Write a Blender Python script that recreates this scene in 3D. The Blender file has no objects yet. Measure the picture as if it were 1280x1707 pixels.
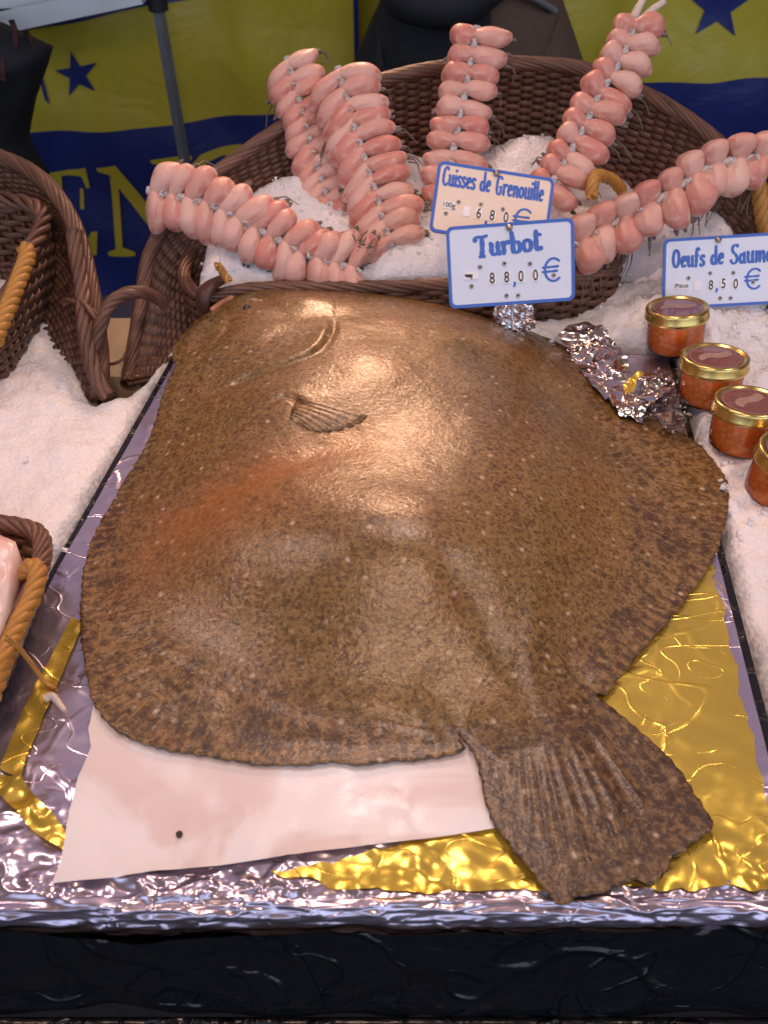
import bpy, bmesh, math, random
import numpy as np
from mathutils import Vector, Matrix, noise as mnoise
from mathutils.geometry import delaunay_2d_cdt

random.seed(7)
rng = np.random.default_rng(11)
sc = bpy.context.scene
COL = sc.collection
PI = math.pi

# ------------------------------------------------------------------ camera, world, lamps, exposure
CAM_H = 0.45
PITCH = math.radians(40.0)
F = 1500.0
cam_d = bpy.data.cameras.new('camera')
cam = bpy.data.objects.new('camera', cam_d)
COL.objects.link(cam)
cam.location = (0, 0, CAM_H)
cam.rotation_euler = (PI / 2 - PITCH, 0, 0)
cam_d.sensor_fit = 'VERTICAL'
cam_d.sensor_height = 36.0
cam_d.lens = 36.0 * F / 1707.0
cam_d.clip_start = 0.01
cam_d.clip_end = 200.0
sc.camera = cam
cam_d.dof.use_dof = True
cam_d.dof.focus_distance = 0.68
cam_d.dof.aperture_fstop = 11.0

world = bpy.data.worlds.new('World')
sc.world = world
world.use_nodes = True
wn = world.node_tree
bg = wn.nodes['Background']
tc = wn.nodes.new('ShaderNodeTexCoord')
sep = wn.nodes.new('ShaderNodeSeparateXYZ')
wn.links.new(tc.outputs['Generated'], sep.inputs[0])
def wmath(op, x, y=None):
    n = wn.nodes.new('ShaderNodeMath')
    n.operation = op
    for i, v in enumerate((x, y)):
        if v is None: continue
        if isinstance(v, (int, float)): n.inputs[i].default_value = v
        else: wn.links.new(v, n.inputs[i])
    return n.outputs[0]


def wramp(x, lo, hi, a=0.0, b=1.0):
    n = wn.nodes.new('ShaderNodeMapRange')
    n.interpolation_type = 'SMOOTHSTEP'
    wn.links.new(x, n.inputs[0])
    for i, v in enumerate((lo, hi, a, b)): n.inputs[i + 1].default_value = v
    return n.outputs[0]


# dim violet shade under the awnings, open daylight between the stalls on the buyer's side
wz = wn.nodes.new('ShaderNodeTexNoise')
wz.inputs['Scale'].default_value = 2.2
wn.links.new(tc.outputs['Generated'], wz.inputs['Vector'])
street = wmath('MULTIPLY', wramp(sep.outputs['Y'], -0.75, -0.25, 1, 0), wmath('MULTIPLY', wramp(sep.outputs['Z'], -0.05, 0.12), wramp(sep.outputs['Z'], 0.42, 0.62, 1, 0)))
street = wmath('MULTIPLY', street, wramp(wz.outputs[0], 0.38, 0.55, 0.35, 1.0))
wm = wn.nodes.new('ShaderNodeMix'); wm.data_type = 'RGBA'
wn.links.new(street, wm.inputs[0])
awn = wn.nodes.new('ShaderNodeMix'); awn.data_type = 'RGBA'
wn.links.new(wmath('MULTIPLY', wramp(sep.outputs['Z'], 0.15, 0.55), wramp(sep.outputs['Y'], 0.0, 0.5)), awn.inputs[0])
awn.inputs[6].default_value = (0.15, 0.105, 0.092, 1)
awn.inputs[7].default_value = (0.36, 0.28, 0.40, 1)
wn.links.new(awn.outputs[2], wm.inputs[6])
wm.inputs[7].default_value = (1.75, 2.05, 2.75, 1)
wn.links.new(wm.outputs[2], bg.inputs[0])
bg.inputs[1].default_value = 0.75


def area_lamp(name, loc, target, size, watts, color, spread=140):
    d = bpy.data.lights.new(name, 'AREA')
    d.shape = 'DISK'
    d.size = size
    d.energy = watts
    d.color = color
    d.spread = math.radians(spread)
    o = bpy.data.objects.new(name, d)
    COL.objects.link(o)
    o.location = loc
    o.rotation_euler = (Vector(target) - Vector(loc)).to_track_quat('-Z', 'Y').to_euler()
    return o


WARM = (1.0, 0.74, 0.64)
area_lamp('stall_lamp', (-0.04, 1.56, 0.74), (-0.04, 0.62, 0.02), 0.16, 1.05, (1.0, 0.56, 0.34), 70)
area_lamp('stall_lamp', (0.02, 0.86, 1.08), (-0.03, 0.50, 0.0), 0.24, 1.05, WARM, 95)
area_lamp('stall_lamp', (-0.10, -0.08, 1.08), (-0.02, 0.55, 0.0), 0.20, 1.2, (1.0, 0.63, 0.46), 95)
area_lamp('stall_lamp', (-0.75, 0.55, 1.0), (-0.3, 0.46, 0.0), 0.16, 0.70, (1.0, 0.70, 0.64), 85)
area_lamp('stall_lamp', (0.70, 0.45, 0.95), (0.36, 0.62, 0.0), 0.16, 0.85, (1.0, 0.74, 0.64), 95)

sc.view_settings.view_transform = 'Standard'
try:
    sc.view_settings.look = 'None'
except Exception:
    pass
sc.view_settings.exposure = 0.0
sc.view_settings.gamma = 1.0
sc.view_settings.use_curve_mapping = False
sc.cycles.max_bounces = 8

# ------------------------------------------------------------------ helpers: from the survey of the photograph to points of the place
SP, CP = math.sin(PITCH), math.cos(PITCH)


def ray(px, py):
    u = (px - 640.0) / F
    v = (py - 853.5) / F
    return np.array((u, CP - v * SP, -SP - v * CP))


def at_z(px, py, z=0.0):
    d = ray(px, py)
    t = (z - CAM_H) / d[2]
    return np.array((d[0] * t, d[1] * t, z))


def at_y(px, py, Y):
    d = ray(px, py)
    t = Y / d[1]
    return np.array((d[0] * t, Y, CAM_H + d[2] * t))


def spl(pts, n, closed=False):
    """Catmull-Rom curve through pts, n samples evenly spaced by length."""
    P = np.array(pts, float)
    m = len(P)
    if closed:
        Q = np.vstack((P[-1], P, P[0], P[1]))
        segs = m
    else:
        Q = np.vstack((2 * P[0] - P[1], P, 2 * P[-1] - P[-2]))
        segs = m - 1
    out = []
    k = 24
    for i in range(segs):
        p0, p1, p2, p3 = Q[i], Q[i + 1], Q[i + 2], Q[i + 3]
        t = np.linspace(0, 1, k, endpoint=False)[:, None]
        out.append(0.5 * (2 * p1 + (p2 - p0) * t + (2 * p0 - 5 * p1 + 4 * p2 - p3) * t * t + (3 * p1 - p0 - 3 * p2 + p3) * t ** 3))
    out.append(Q[segs + 1][None] if not closed else P[0][None])
    C = np.vstack(out)
    L = np.concatenate(([0], np.cumsum(np.linalg.norm(np.diff(C, axis=0), axis=1))))
    s = np.linspace(0, L[-1], n, endpoint=not closed)
    return np.stack([np.interp(s, L, C[:, j]) for j in range(C.shape[1])], axis=1)


def unit(a):
    a = np.asarray(a, float)
    n = np.linalg.norm(a, axis=-1, keepdims=True)
    return a / np.maximum(n, 1e-12)


class MB:
    def __init__(self):
        self.v = []
        self.f = []
        self.n = 0

    def add(self, verts, faces):
        verts = np.asarray(verts, float)
        self.v.append(verts)
        self.f.extend([tuple(int(i) + self.n for i in f) for f in faces])
        self.n += len(verts)

    def sheet(self, G, closed_u=False, closed_v=False):
        """G: (nu, nv, 3) grid of points."""
        nu, nv = G.shape[:2]
        fs = []
        for i in range(nu if closed_u else nu - 1):
            for j in range(nv if closed_v else nv - 1):
                a, b = i * nv + j, ((i + 1) % nu) * nv + j
                c, d = ((i + 1) % nu) * nv + (j + 1) % nv, i * nv + (j + 1) % nv
                fs.append((a, b, c, d))
        self.add(G.reshape(-1, 3), fs)

    def tube(self, C, r, sides=6, ref=None, flat=1.0, closed=False, caps=True):
        """Sweep along C; r scalar or per point; ref: per-point normal directions; flat: size along ref relative to r."""
        C = np.asarray(C, float)
        n = len(C)
        T = unit(np.roll(C, -1, 0) - np.roll(C, 1, 0)) if closed else unit(np.gradient(C, axis=0))
        if ref is None:
            N = np.zeros_like(C)
            a = np.array((0, 0, 1.0)) if abs(T[0][2]) < 0.8 else np.array((1.0, 0, 0))
            N[0] = unit(a - T[0] * np.dot(a, T[0]))
            for i in range(1, n):
                w = N[i - 1] - T[i] * np.dot(N[i - 1], T[i])
                N[i] = unit(w)
        else:
            ref = np.broadcast_to(np.asarray(ref, float), C.shape)
            N = unit(ref - T * np.sum(ref * T, axis=1, keepdims=True))
        B = np.cross(T, N)
        r = np.broadcast_to(np.asarray(r, float), (n,))
        th = np.linspace(0, 2 * PI, sides, endpoint=False)
        G = C[:, None] + (np.cos(th)[None, :, None] * B[:, None] + np.sin(th)[None, :, None] * N[:, None] * flat) * r[:, None, None]
        base = self.n
        self.sheet(G, closed_u=closed, closed_v=True)
        if caps and not closed:
            self.f.append(tuple(base + i for i in range(sides - 1, -1, -1)))
            self.f.append(tuple(base + (n - 1) * sides + i for i in range(sides)))

    def box(self, c, s, R=None):
        c = np.array(c, float)
        p = np.array([(x, y, z) for x in (-.5, .5) for y in (-.5, .5) for z in (-.5, .5)]) * np.array(s)
        if R is not None:
            p = p @ np.array(R).T
        self.add(p + c, [(0, 1, 3, 2), (4, 6, 7, 5), (0, 4, 5, 1), (2, 3, 7, 6), (0, 2, 6, 4), (1, 5, 7, 3)])

    def lathe(self, prof, n=48, center=(0, 0, 0), cap=True):
        prof = np.array(prof, float)
        th = np.linspace(0, 2 * PI, n, endpoint=False)
        G = np.stack((np.cos(th)[:, None] * prof[None, :, 0], np.sin(th)[:, None] * prof[None, :, 0],
                      np.broadcast_to(prof[None, :, 1], (n, len(prof)))), axis=2) + np.array(center)
        base = self.n
        self.sheet(G, closed_u=True)
        m = len(prof)
        if cap:
            if prof[0, 0] > 1e-5:
                self.f.append(tuple(base + i * m for i in range(n - 1, -1, -1)))
            if prof[-1, 0] > 1e-5:
                self.f.append(tuple(base + i * m + m - 1 for i in range(n)))

    def poly(self, pts):
        self.add(pts, [tuple(range(len(pts)))])

    def prism(self, pts, off):
        """closed slab: polygon pts extruded by vector off."""
        pts = np.asarray(pts, float)
        n = len(pts)
        self.add(np.vstack((pts, pts + np.array(off))), [tuple(range(n - 1, -1, -1)), tuple(range(n, 2 * n))] +
                 [(i, (i + 1) % n, n + (i + 1) % n, n + i) for i in range(n)])

    def build(self, name, material, parent=None, smooth=True, loc=None, recalc=False):
        me = bpy.data.meshes.new(name)
        V = np.vstack(self.v)
        if loc is not None:
            V = V - np.array(loc)
        me.from_pydata(V.tolist(), [], self.f)
        if recalc:
            bm = bmesh.new()
            bm.from_mesh(me)
            bmesh.ops.recalc_face_normals(bm, faces=bm.faces)
            bm.to_mesh(me)
            bm.free()
        if smooth:
            me.polygons.foreach_set('use_smooth', [True] * len(me.polygons))
        me.update()
        if material is not None:
            me.materials.append(material)
        o = bpy.data.objects.new(name, me)
        COL.objects.link(o)
        if loc is not None:
            o.location = loc
        if parent is not None:
            o.parent = parent
            if loc is None and parent.location.length > 0:
                # geometry was given in place coordinates: keep it there
                me.transform(parent.matrix_basis.inverted())
        return o


def tag(o, label=None, cat=None, group=None, kind=None):
    if label: o['label'] = label
    if cat: o['category'] = cat
    if group: o['group'] = group
    if kind: o['kind'] = kind
    return o


def thing(name, label, cat, loc=(0, 0, 0), group=None):
    o = bpy.data.objects.new(name, None)
    o.empty_display_size = 0.05
    COL.objects.link(o)
    o.location = loc
    bpy.context.view_layer.update()
    return tag(o, label, cat, group)


# ------------------------------------------------------------------ materials
class N:
    """small node-tree writer"""
    def __init__(self, name):
        self.m = bpy.data.materials.new(name)
        self.m.use_nodes = True
        self.t = self.m.node_tree
        self.b = self.t.nodes['Principled BSDF']
        self.out = self.t.nodes['Material Output']
        self._tc = None

    def node(self, kind, **kw):
        n = self.t.nodes.new('ShaderNode' + kind)
        for k, v in kw.items():
            setattr(n, k, v)
        return n

    def link(self, a, b):
        self.t.links.new(a, b)

    def coord(self, kind='Object', scale=(1, 1, 1)):
        if self._tc is None:
            self._tc = self.node('TexCoord')
        m = self.node('Mapping')
        m.inputs['Scale'].default_value = scale
        self.link(self._tc.outputs[kind], m.inputs[0])
        return m.outputs[0]

    def noise(self, vec, scale, detail=3, rough=0.55, dist=0.0):
        n = self.node('TexNoise')
        n.inputs['Scale'].default_value = scale
        n.inputs['Detail'].default_value = detail
        n.inputs['Roughness'].default_value = rough
        n.inputs['Distortion'].default_value = dist
        self.link(vec, n.inputs['Vector'])
        return n.outputs[0]

    def voro(self, vec, scale, feature='F1', out='Distance', rand=1.0):
        n = self.node('TexVoronoi')
        n.feature = feature
        n.inputs['Scale'].default_value = scale
        n.inputs['Randomness'].default_value = rand
        self.link(vec, n.inputs['Vector'])
        return n.outputs[out]

    def attr(self, name):
        n = self.node('Attribute')
        n.attribute_name = name
        return n.outputs['Fac']

    def math(self, op, a, b=None, clamp=False):
        n = self.node('Math', operation=op, use_clamp=clamp)
        for i, x in enumerate((a, b)):
            if x is None: continue
            if isinstance(x, (int, float)): n.inputs[i].default_value = x
            else: self.link(x, n.inputs[i])
        return n.outputs[0]

    def ramp(self, x, lo, hi, a=0.0, b=1.0):
        n = self.node('MapRange', clamp=True)
        n.interpolation_type = 'SMOOTHSTEP'
        self.link(x, n.inputs[0])
        for i, v in enumerate((lo, hi, a, b)):
            n.inputs[i + 1].default_value = v
        return n.outputs[0]

    def mix(self, fac, a, b, blend='MIX'):
        n = self.node('Mix', data_type='RGBA', blend_type=blend)
        for k, x in ((0, fac), (6, a), (7, b)):
            if isinstance(x, (int, float)): n.inputs[k].default_value = x
            elif isinstance(x, (tuple, list)): n.inputs[k].default_value = tuple(x) + ((1,) if len(x) == 3 else ())
            else: self.link(x, n.inputs[k])
        return n.outputs[2]

    def bump(self, h, strength=0.3, dist=0.001, normal=None):
        n = self.node('Bump')
        n.inputs['Strength'].default_value = strength
        n.inputs['Distance'].default_value = dist
        self.link(h, n.inputs['Height'])
        if normal is not None:
            self.link(normal, n.inputs['Normal'])
        return n.outputs[0]

    def set(self, **kw):
        names = {'color': 'Base Color', 'rough': 'Roughness', 'metal': 'Metallic', 'normal': 'Normal', 'spec': 'Specular IOR Level',
                 'coat': 'Coat Weight', 'coat_rough': 'Coat Roughness', 'sss': 'Subsurface Weight', 'trans': 'Transmission Weight', 'ior': 'IOR',
                 'alpha': 'Alpha', 'sheen': 'Sheen Weight', 'coat_normal': 'Coat Normal'}
        for k, v in kw.items():
            i = self.b.inputs[names[k]]
            if isinstance(v, (int, float)): i.default_value = v
            elif isinstance(v, (tuple, list)): i.default_value = tuple(v) + ((1,) if len(v) == 3 else ())
            else: self.link(v, i)
        return self


def plain(name, color, rough=0.5, metal=0.0, var=0.12, scale=40, bump=0.0, bscale=200, **kw):
    n = N(name)
    c = n.coord()
    dark = tuple(x * (1 - var) for x in color)
    lite = tuple(min(1, x * (1 + var)) for x in color)
    n.set(color=n.mix(n.noise(c, scale, 4), dark, lite), rough=rough, metal=metal, **kw)
    if bump:
        n.set(normal=n.bump(n.noise(c, bscale, 4), bump, 0.001))
    return n.m


M = {}


def make_materials():
    # wicker
    for key, a, b in (('wicker', (0.032, 0.014, 0.008), (0.155, 0.072, 0.044)), ('wicker_rim', (0.05, 0.022, 0.013), (0.20, 0.096, 0.060)),
                      ('cane', (0.30, 0.13, 0.02), (0.58, 0.30, 0.07))):
        n = N(key)
        c = n.coord()
        g = n.node('NewGeometry')
        isl = g.outputs['Random Per Island']
        f = n.math('ADD', n.math('MULTIPLY', isl, 0.55), n.math('MULTIPLY', n.noise(c, 90, 4), 0.5), clamp=True)
        col = n.mix(f, a, b)
        col = n.mix(n.ramp(n.noise(c, 420, 3), 0.6, 0.75, 0, 0.5), col, tuple(x * 0.4 for x in a))
        n.set(color=col, rough=0.42, spec=0.45, normal=n.bump(n.noise(c, 380, 4), 0.5, 0.0006))
        M[key] = n.m
    # crushed ice
    n = N('ice')
    c = n.coord()
    col = n.mix(n.noise(c, 14, 4), (0.72, 0.71, 0.73), (0.83, 0.82, 0.84))
    h = n.math('ADD', n.noise(c, 190, 5, 0.65), n.math('MULTIPLY', n.voro(c, 260), 0.5))
    n.set(color=col, rough=n.ramp(n.noise(c, 300, 2), 0.35, 0.65, 0.18, 0.55), spec=0.4, sss=0.4, normal=n.bump(h, 0.55, 0.0025))
    n.b.inputs['Subsurface Radius'].default_value = (0.012, 0.012, 0.014)
    M['ice'] = n.m
    # frog thigh flesh
    n = N('flesh')
    c = n.coord()
    oi = n.node('ObjectInfo').outputs['Random']
    base = n.mix(oi, (0.60, 0.23, 0.18), (0.73, 0.47, 0.39))
    base = n.mix(n.ramp(n.noise(c, 3.0, 3, 0.5, 0.4), 0.42, 0.70), base, (0.72, 0.47, 0.38))
    base = n.mix(n.ramp(n.noise(c, 1.9, 4, 0.6, 0.8), 0.52, 0.75, 0, 0.65), base, (0.50, 0.11, 0.09))
    sx = n.node('SeparateXYZ'); n.link(c, sx.inputs[0])
    base = n.mix(n.ramp(n.math('ADD', sx.outputs[0], n.math('MULTIPLY', n.noise(c, 9, 3), 0.25)), 0.98, 1.12, 0, 0.65), base, (0.60, 0.52, 0.47))
    n.set(color=base, rough=0.40, spec=0.38, sss=0.28, normal=n.bump(n.noise(c, 8, 4), 0.35, 0.0016))
    n.b.inputs['Subsurface Radius'].default_value = (0.008, 0.003, 0.002)
    M['flesh'] = n.m
    M['sinew'] = plain('sinew', (0.55, 0.53, 0.52), 0.25, var=0.3, scale=300, bump=0.5, bscale=400)
    M['claw'] = plain('claw', (0.15, 0.11, 0.09), 0.4, var=0.75, scale=260)
    M['bone'] = plain('bone', (0.62, 0.52, 0.45), 0.35, var=0.2, scale=200, bump=0.3)
    # tinted foils; the yellow tint is a reflection put into the colour
    def foil(key, a, b, rough, sc_, st, metal=1.0):
        n = N(key)
        c = n.coord()
        w = n.noise(c, 7, 3)
        d = n.node('VectorMath', operation='ADD')
        n.link(c, d.inputs[0])
        s = n.node('VectorMath', operation='SCALE')
        nn = n.node('TexNoise')
        nn.inputs['Scale'].default_value = 16
        nn.inputs['Detail'].default_value = 3
        n.link(c, nn.inputs['Vector'])
        n.link(nn.outputs['Color'], s.inputs[0])
        s.inputs[3].default_value = 0.035
        n.link(s.outputs[0], d.inputs[1])
        v = d.outputs[0]
        crease = n.math('MULTIPLY', n.ramp(n.voro(v, sc_, 'DISTANCE_TO_EDGE'), 0.0, 0.07, 0.45, 0.0), n.ramp(n.noise(c, 11, 2), 0.44, 0.60))
        for fs, fw_, fa in ((9, 0.006, 0.22), (19, 0.008, 0.20), (34, 0.012, 0.16)):
            ln = n.ramp(n.math('ABSOLUTE', n.math('SUBTRACT', n.noise(n.coord(scale=(1, 1.7, 1)), fs * 0.7, 1, 0.4, 0.0), 0.5)), 0.0, fw_, fa, 0.0)
            crease = n.math('ADD', crease, n.math('MULTIPLY', ln, n.ramp(n.noise(c, 6 + fs * .3, 2), 0.42, 0.58)))
        h = n.math('ADD', crease, n.math('MULTIPLY', n.noise(v, 9, 2, 0.4), 0.4))
        col = n.mix(w, a, b)
        n.set(color=col, metal=metal, rough=n.ramp(n.noise(c, 20, 3), 0.3, 0.7, rough * 0.85, rough * 1.15), normal=n.bump(h, st, 0.004))
        M[key] = n.m
    foil('silver_foil', (0.52, 0.45, 0.58), (0.68, 0.61, 0.70), 0.24, 22, 0.40, 0.86)
    foil('yellow_reflection_foil', (0.76, 0.54, 0.07), (0.88, 0.66, 0.13), 0.25, 17, 0.45, 0.75)  # silver foil with the yellow it reflects painted in as base colour
    foil('crumple_foil', (0.60, 0.56, 0.58), (0.80, 0.75, 0.74), 0.16, 40, 0.5)
    # black wrapping of the display box
    n = N('black_plastic')
    c = n.coord(scale=(1, 1, 1.6))
    h = n.math('MULTIPLY', n.noise(c, 12, 4, 0.5, 1.2), 2.2)
    for fs, fw_, fa in ((7, 0.02, 0.8), (16, 0.03, 0.5)):
        ln = n.ramp(n.math('ABSOLUTE', n.math('SUBTRACT', n.noise(n.coord(scale=(1, 1, .6)), fs, 3, 0.5, 0.8), 0.5)), 0.0, fw_, fa, 0.0)
        h = n.math('ADD', h, ln)
    n.set(color=(0.009, 0.010, 0.013), rough=0.24, spec=0.45, normal=n.bump(h, 0.7, 0.005))
    M['black_plastic'] = n.m
    # waxed paper
    n = N('paper')
    c = n.coord()
    wet = n.ramp(n.noise(c, 9, 4, 0.5, 1.0), 0.46, 0.56)
    col = n.mix(wet, (0.80, 0.78, 0.80), (0.71, 0.62, 0.60))
    n.set(color=col, rough=n.ramp(n.noise(c, 20, 3), 0.3, 0.7, 0.2, 0.5), spec=0.4, sss=0.1, normal=n.bump(n.noise(c, 26, 4), 0.3, 0.003))
    M['paper'] = n.m
    M['sign_white'] = plain('sign_white', (0.66, 0.72, 0.84), 0.3, var=0.05, scale=30, coat=0.3)
    M['sign_cream'] = plain('sign_cream', (0.80, 0.66, 0.54), 0.3, var=0.04, scale=30, coat=0.3)
    M['sign_blue'] = plain('sign_blue', (0.045, 0.135, 0.50), 0.4, var=0.15, scale=60)
    M['card'] = plain('card', (0.82, 0.80, 0.80), 0.4, var=0.04)
    M['ink'] = plain('ink', (0.015, 0.014, 0.014), 0.5)
    M['rivet'] = plain('rivet', (0.45, 0.40, 0.33), 0.3, metal=0.9, var=0.3, scale=300)
    M['hole'] = plain('hole', (0.05, 0.035, 0.03), 0.6)
    M['eyelet'] = plain('eyelet', (0.42, 0.38, 0.34), 0.35, metal=0.8)
    M['wire'] = plain('wire', (0.55, 0.55, 0.55), 0.3, metal=0.9)
    # lids
    n = N('gold_lid')
    c = n.coord()
    n.set(color=n.mix(n.noise(c, 70, 3), (0.62, 0.44, 0.13), (0.78, 0.60, 0.22)), metal=1.0, rough=0.24, normal=n.bump(n.noise(c, 150, 2), 0.06, 0.001))
    M['gold_lid'] = n.m
    M['lid_label'] = plain('lid_label', (0.19, 0.060, 0.045), 0.25, var=0.45, scale=120, coat=0.8)
    M['label_pale'] = plain('label_pale', (0.33, 0.20, 0.16), 0.35, var=0.7, scale=330)
    n = N('roe')
    c = n.coord()
    v = n.voro(c, 230)
    col = n.mix(n.ramp(v, 0.1, 0.65), (1.0, 0.38, 0.07), (0.95, 0.21, 0.03))
    col = n.mix(n.ramp(n.noise(c, 40, 3), 0.45, 0.7, 0, 0.6), col, (0.90, 0.30, 0.06))
    n.set(color=col, rough=0.2, sss=0.5, coat=0.5, normal=n.bump(v, 0.3, 0.001))
    n.b.inputs['Subsurface Radius'].default_value = (0.012, 0.004, 0.001)
    M['roe'] = n.m
    # thin clear glass: see-through with a fresnel sheen
    n = N('clear_glass')
    tr = n.node('BsdfTransparent')
    gl = n.node('BsdfGlossy')
    gl.inputs['Roughness'].default_value = 0.06
    fr = n.node('Fresnel')
    fr.inputs[0].default_value = 1.45
    mx = n.node('MixShader')
    n.link(fr.outputs[0], mx.inputs[0]); n.link(tr.outputs[0], mx.inputs[1]); n.link(gl.outputs[0], mx.inputs[2])
    n.link(mx.outputs[0], n.out.inputs[0])
    M['clear_glass'] = n.m
    # clear film with wrinkles
    n = N('clear_film')
    c = n.coord()
    h = n.math('ADD', n.noise(c, 40, 4, 0.6, 0.8), n.ramp(n.voro(c, 38, 'DISTANCE_TO_EDGE'), 0, .1, 1, 0))
    bp = n.bump(h, 0.8, 0.004)
    tr = n.node('BsdfTransparent'); tr.inputs[0].default_value = (0.93, 0.90, 0.86, 1)
    gl = n.node('BsdfGlossy'); gl.inputs['Roughness'].default_value = 0.15
    n.link(bp, gl.inputs['Normal'])
    fr = n.node('Fresnel'); fr.inputs[0].default_value = 1.6
    n.link(bp, fr.inputs['Normal'])
    mx = n.node('MixShader')
    n.link(fr.outputs[0], mx.inputs[0]); n.link(tr.outputs[0], mx.inputs[1]); n.link(gl.outputs[0], mx.inputs[2])
    n.link(mx.outputs[0], n.out.inputs[0])
    M['clear_film'] = n.m
    # tarpaulin
    for key, a in (('tarp_yellow', (0.56, 0.45, 0.040)), ('tarp_blue', (0.020, 0.030, 0.16))):
        n = N(key)
        c = n.coord()
        col = n.mix(n.noise(c, 5, 4), tuple(x * 0.82 for x in a), tuple(x * 1.15 for x in a))
        n.set(color=col, rough=0.38, spec=0.4, normal=n.bump(n.math('ADD', n.noise(c, 9, 3, 0.5, 1.0), n.math('MULTIPLY', n.noise(c, 900, 2), 0.02)), 0.35, 0.02))
        M[key] = n.m
    M['blue_cloth'] = plain('blue_cloth', (0.015, 0.02, 0.075), 0.7, var=0.3, scale=20, bump=0.3)
    M['pole_metal'] = plain('pole_metal', (0.28, 0.29, 0.31), 0.4, metal=0.6, var=0.35, scale=25)
    M['white_paint'] = plain('white_paint', (0.62, 0.66, 0.66), 0.4, var=0.15, scale=18)
    M['black_cloth'] = plain('black_cloth', (0.010, 0.011, 0.014), 0.75, var=0.4, scale=30, bump=0.4)
    M['brown_cloth'] = plain('brown_cloth', (0.10, 0.062, 0.040), 0.8, var=0.3, scale=30, bump=0.4)
    M['red_cloth'] = plain('red_cloth', (0.055, 0.016, 0.013), 0.8, var=0.3, scale=40)
    M['skin'] = plain('skin', (0.30, 0.14, 0.10), 0.5, var=0.15, scale=30, bump=0.15, sss=0.1)
    M['hair'] = plain('hair', (0.02, 0.014, 0.010), 0.5, var=0.4, scale=80)
    M['grey_cloth'] = plain('grey_cloth', (0.16, 0.16, 0.17), 0.8)
    M['pale_wood'] = plain('pale_wood', (0.46, 0.35, 0.23), 0.55, var=0.2, scale=12, bump=0.2)
    M['asphalt'] = plain('asphalt', (0.04, 0.04, 0.042), 0.85, var=0.3, scale=60, bump=0.5)
    M['leather'] = plain('leather', (0.07, 0.027, 0.018), 0.45, var=0.4, scale=60, bump=0.4)
    n = N('fish_flesh')
    c = n.coord()
    n.set(color=n.mix(n.ramp(n.noise(c, 14, 4, 0.6, 0.6), 0.35, 0.7), (0.78, 0.66, 0.62), (0.70, 0.36, 0.30)), rough=0.3, sss=0.2,
          normal=n.bump(n.noise(c, 60, 4), 0.3, 0.002))
    M['fish_flesh'] = n.m
    M['fish_eye'] = plain('fish_eye', (0.012, 0.012, 0.014), 0.08, coat=1.0)
    M['fish_mouth'] = plain('fish_mouth', (0.42, 0.19, 0.11), 0.3, var=0.3, scale=120)

    # turbot skin
    n = N('turbot_skin')
    c = n.coord()
    fin = n.attr('fin')
    rayp = n.attr('ray')
    warm_sheen = n.attr('warm_sheen')
    dn = n.node('TexNoise'); dn.inputs['Scale'].default_value = 70; dn.inputs['Detail'].default_value = 3
    n.link(c, dn.inputs['Vector'])
    ds = n.node('VectorMath', operation='SCALE'); n.link(dn.outputs['Color'], ds.inputs[0]); ds.inputs[3].default_value = 0.006
    da = n.node('VectorMath', operation='ADD'); n.link(c, da.inputs[0]); n.link(ds.outputs[0], da.inputs[1])
    cd = da.outputs[0]
    col = n.mix(n.ramp(n.noise(c, 8, 4), 0.32, 0.68), (0.138, 0.072, 0.015), (0.205, 0.118, 0.028))
    col = n.mix(n.ramp(n.noise(c, 22, 4, 0.6), 0.45, 0.72, 0, 0.7), col, (0.185, 0.072, 0.015))
    # tan net with dark rounded spots inside its meshes, strongest on the fins
    v1 = n.voro(cd, 140)
    patchy = n.ramp(n.noise(c, 30, 3), 0.36, 0.60)
    tailp = n.attr('tail')
    col = n.mix(n.math('MULTIPLY', fin, 0.25), col, (0.080, 0.042, 0.016))
    col = n.mix(n.math('MULTIPLY', tailp, 0.75), col, (0.060, 0.030, 0.012))
    net = n.math('MULTIPLY', n.ramp(v1, 0.42, 0.66), n.math('ADD', 0.30, n.math('MULTIPLY', fin, n.math('SUBTRACT', 0.36, n.math('MULTIPLY', tailp, 0.25)))))
    col = n.mix(net, col, (0.29, 0.17, 0.062))
    blot = n.math('MULTIPLY', n.ramp(v1, 0.16, 0.44, 1, 0), n.math('ADD', n.math('MULTIPLY', patchy, 0.52), n.math('MULTIPLY', fin, 0.30)))
    col = n.mix(blot, col, (0.036, 0.013, 0.004))
    # fine dark pepper
    pep = n.ramp(n.noise(c, 360, 3, 0.7), 0.49, 0.58, 0, 0.72)
    col = n.mix(pep, col, (0.036, 0.016, 0.005))
    lite = n.ramp(n.noise(cd, 300, 2, 0.6), 0.54, 0.62, 0, 0.5)
    col = n.mix(lite, col, (0.28, 0.17, 0.068))
    # scattered white freckles
    vn = n.node('TexVoronoi'); vn.inputs['Scale'].default_value = 88
    dm = n.node('VectorMath', operation='SCALE'); n.link(dn.outputs['Color'], dm.inputs[0]); dm.inputs[3].default_value = 0.004
    dq = n.node('VectorMath', operation='ADD'); n.link(c, dq.inputs[0]); n.link(dm.outputs[0], dq.inputs[1])
    n.link(dq.outputs[0], vn.inputs['Vector'])
    sp = n.node('SeparateColor'); n.link(vn.outputs['Color'], sp.inputs[0])
    dot = n.math('MULTIPLY', n.math('MULTIPLY', n.ramp(vn.outputs['Distance'], 0.02, 0.25, 1, 0), n.ramp(sp.outputs[0], 0.12, 0.65)), n.ramp(n.noise(c, 420, 2), 0.40, 0.55, 0.5, 1.0))
    col = n.mix(n.math('MULTIPLY', dot, 0.74), col, (0.62, 0.49, 0.36))
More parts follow.
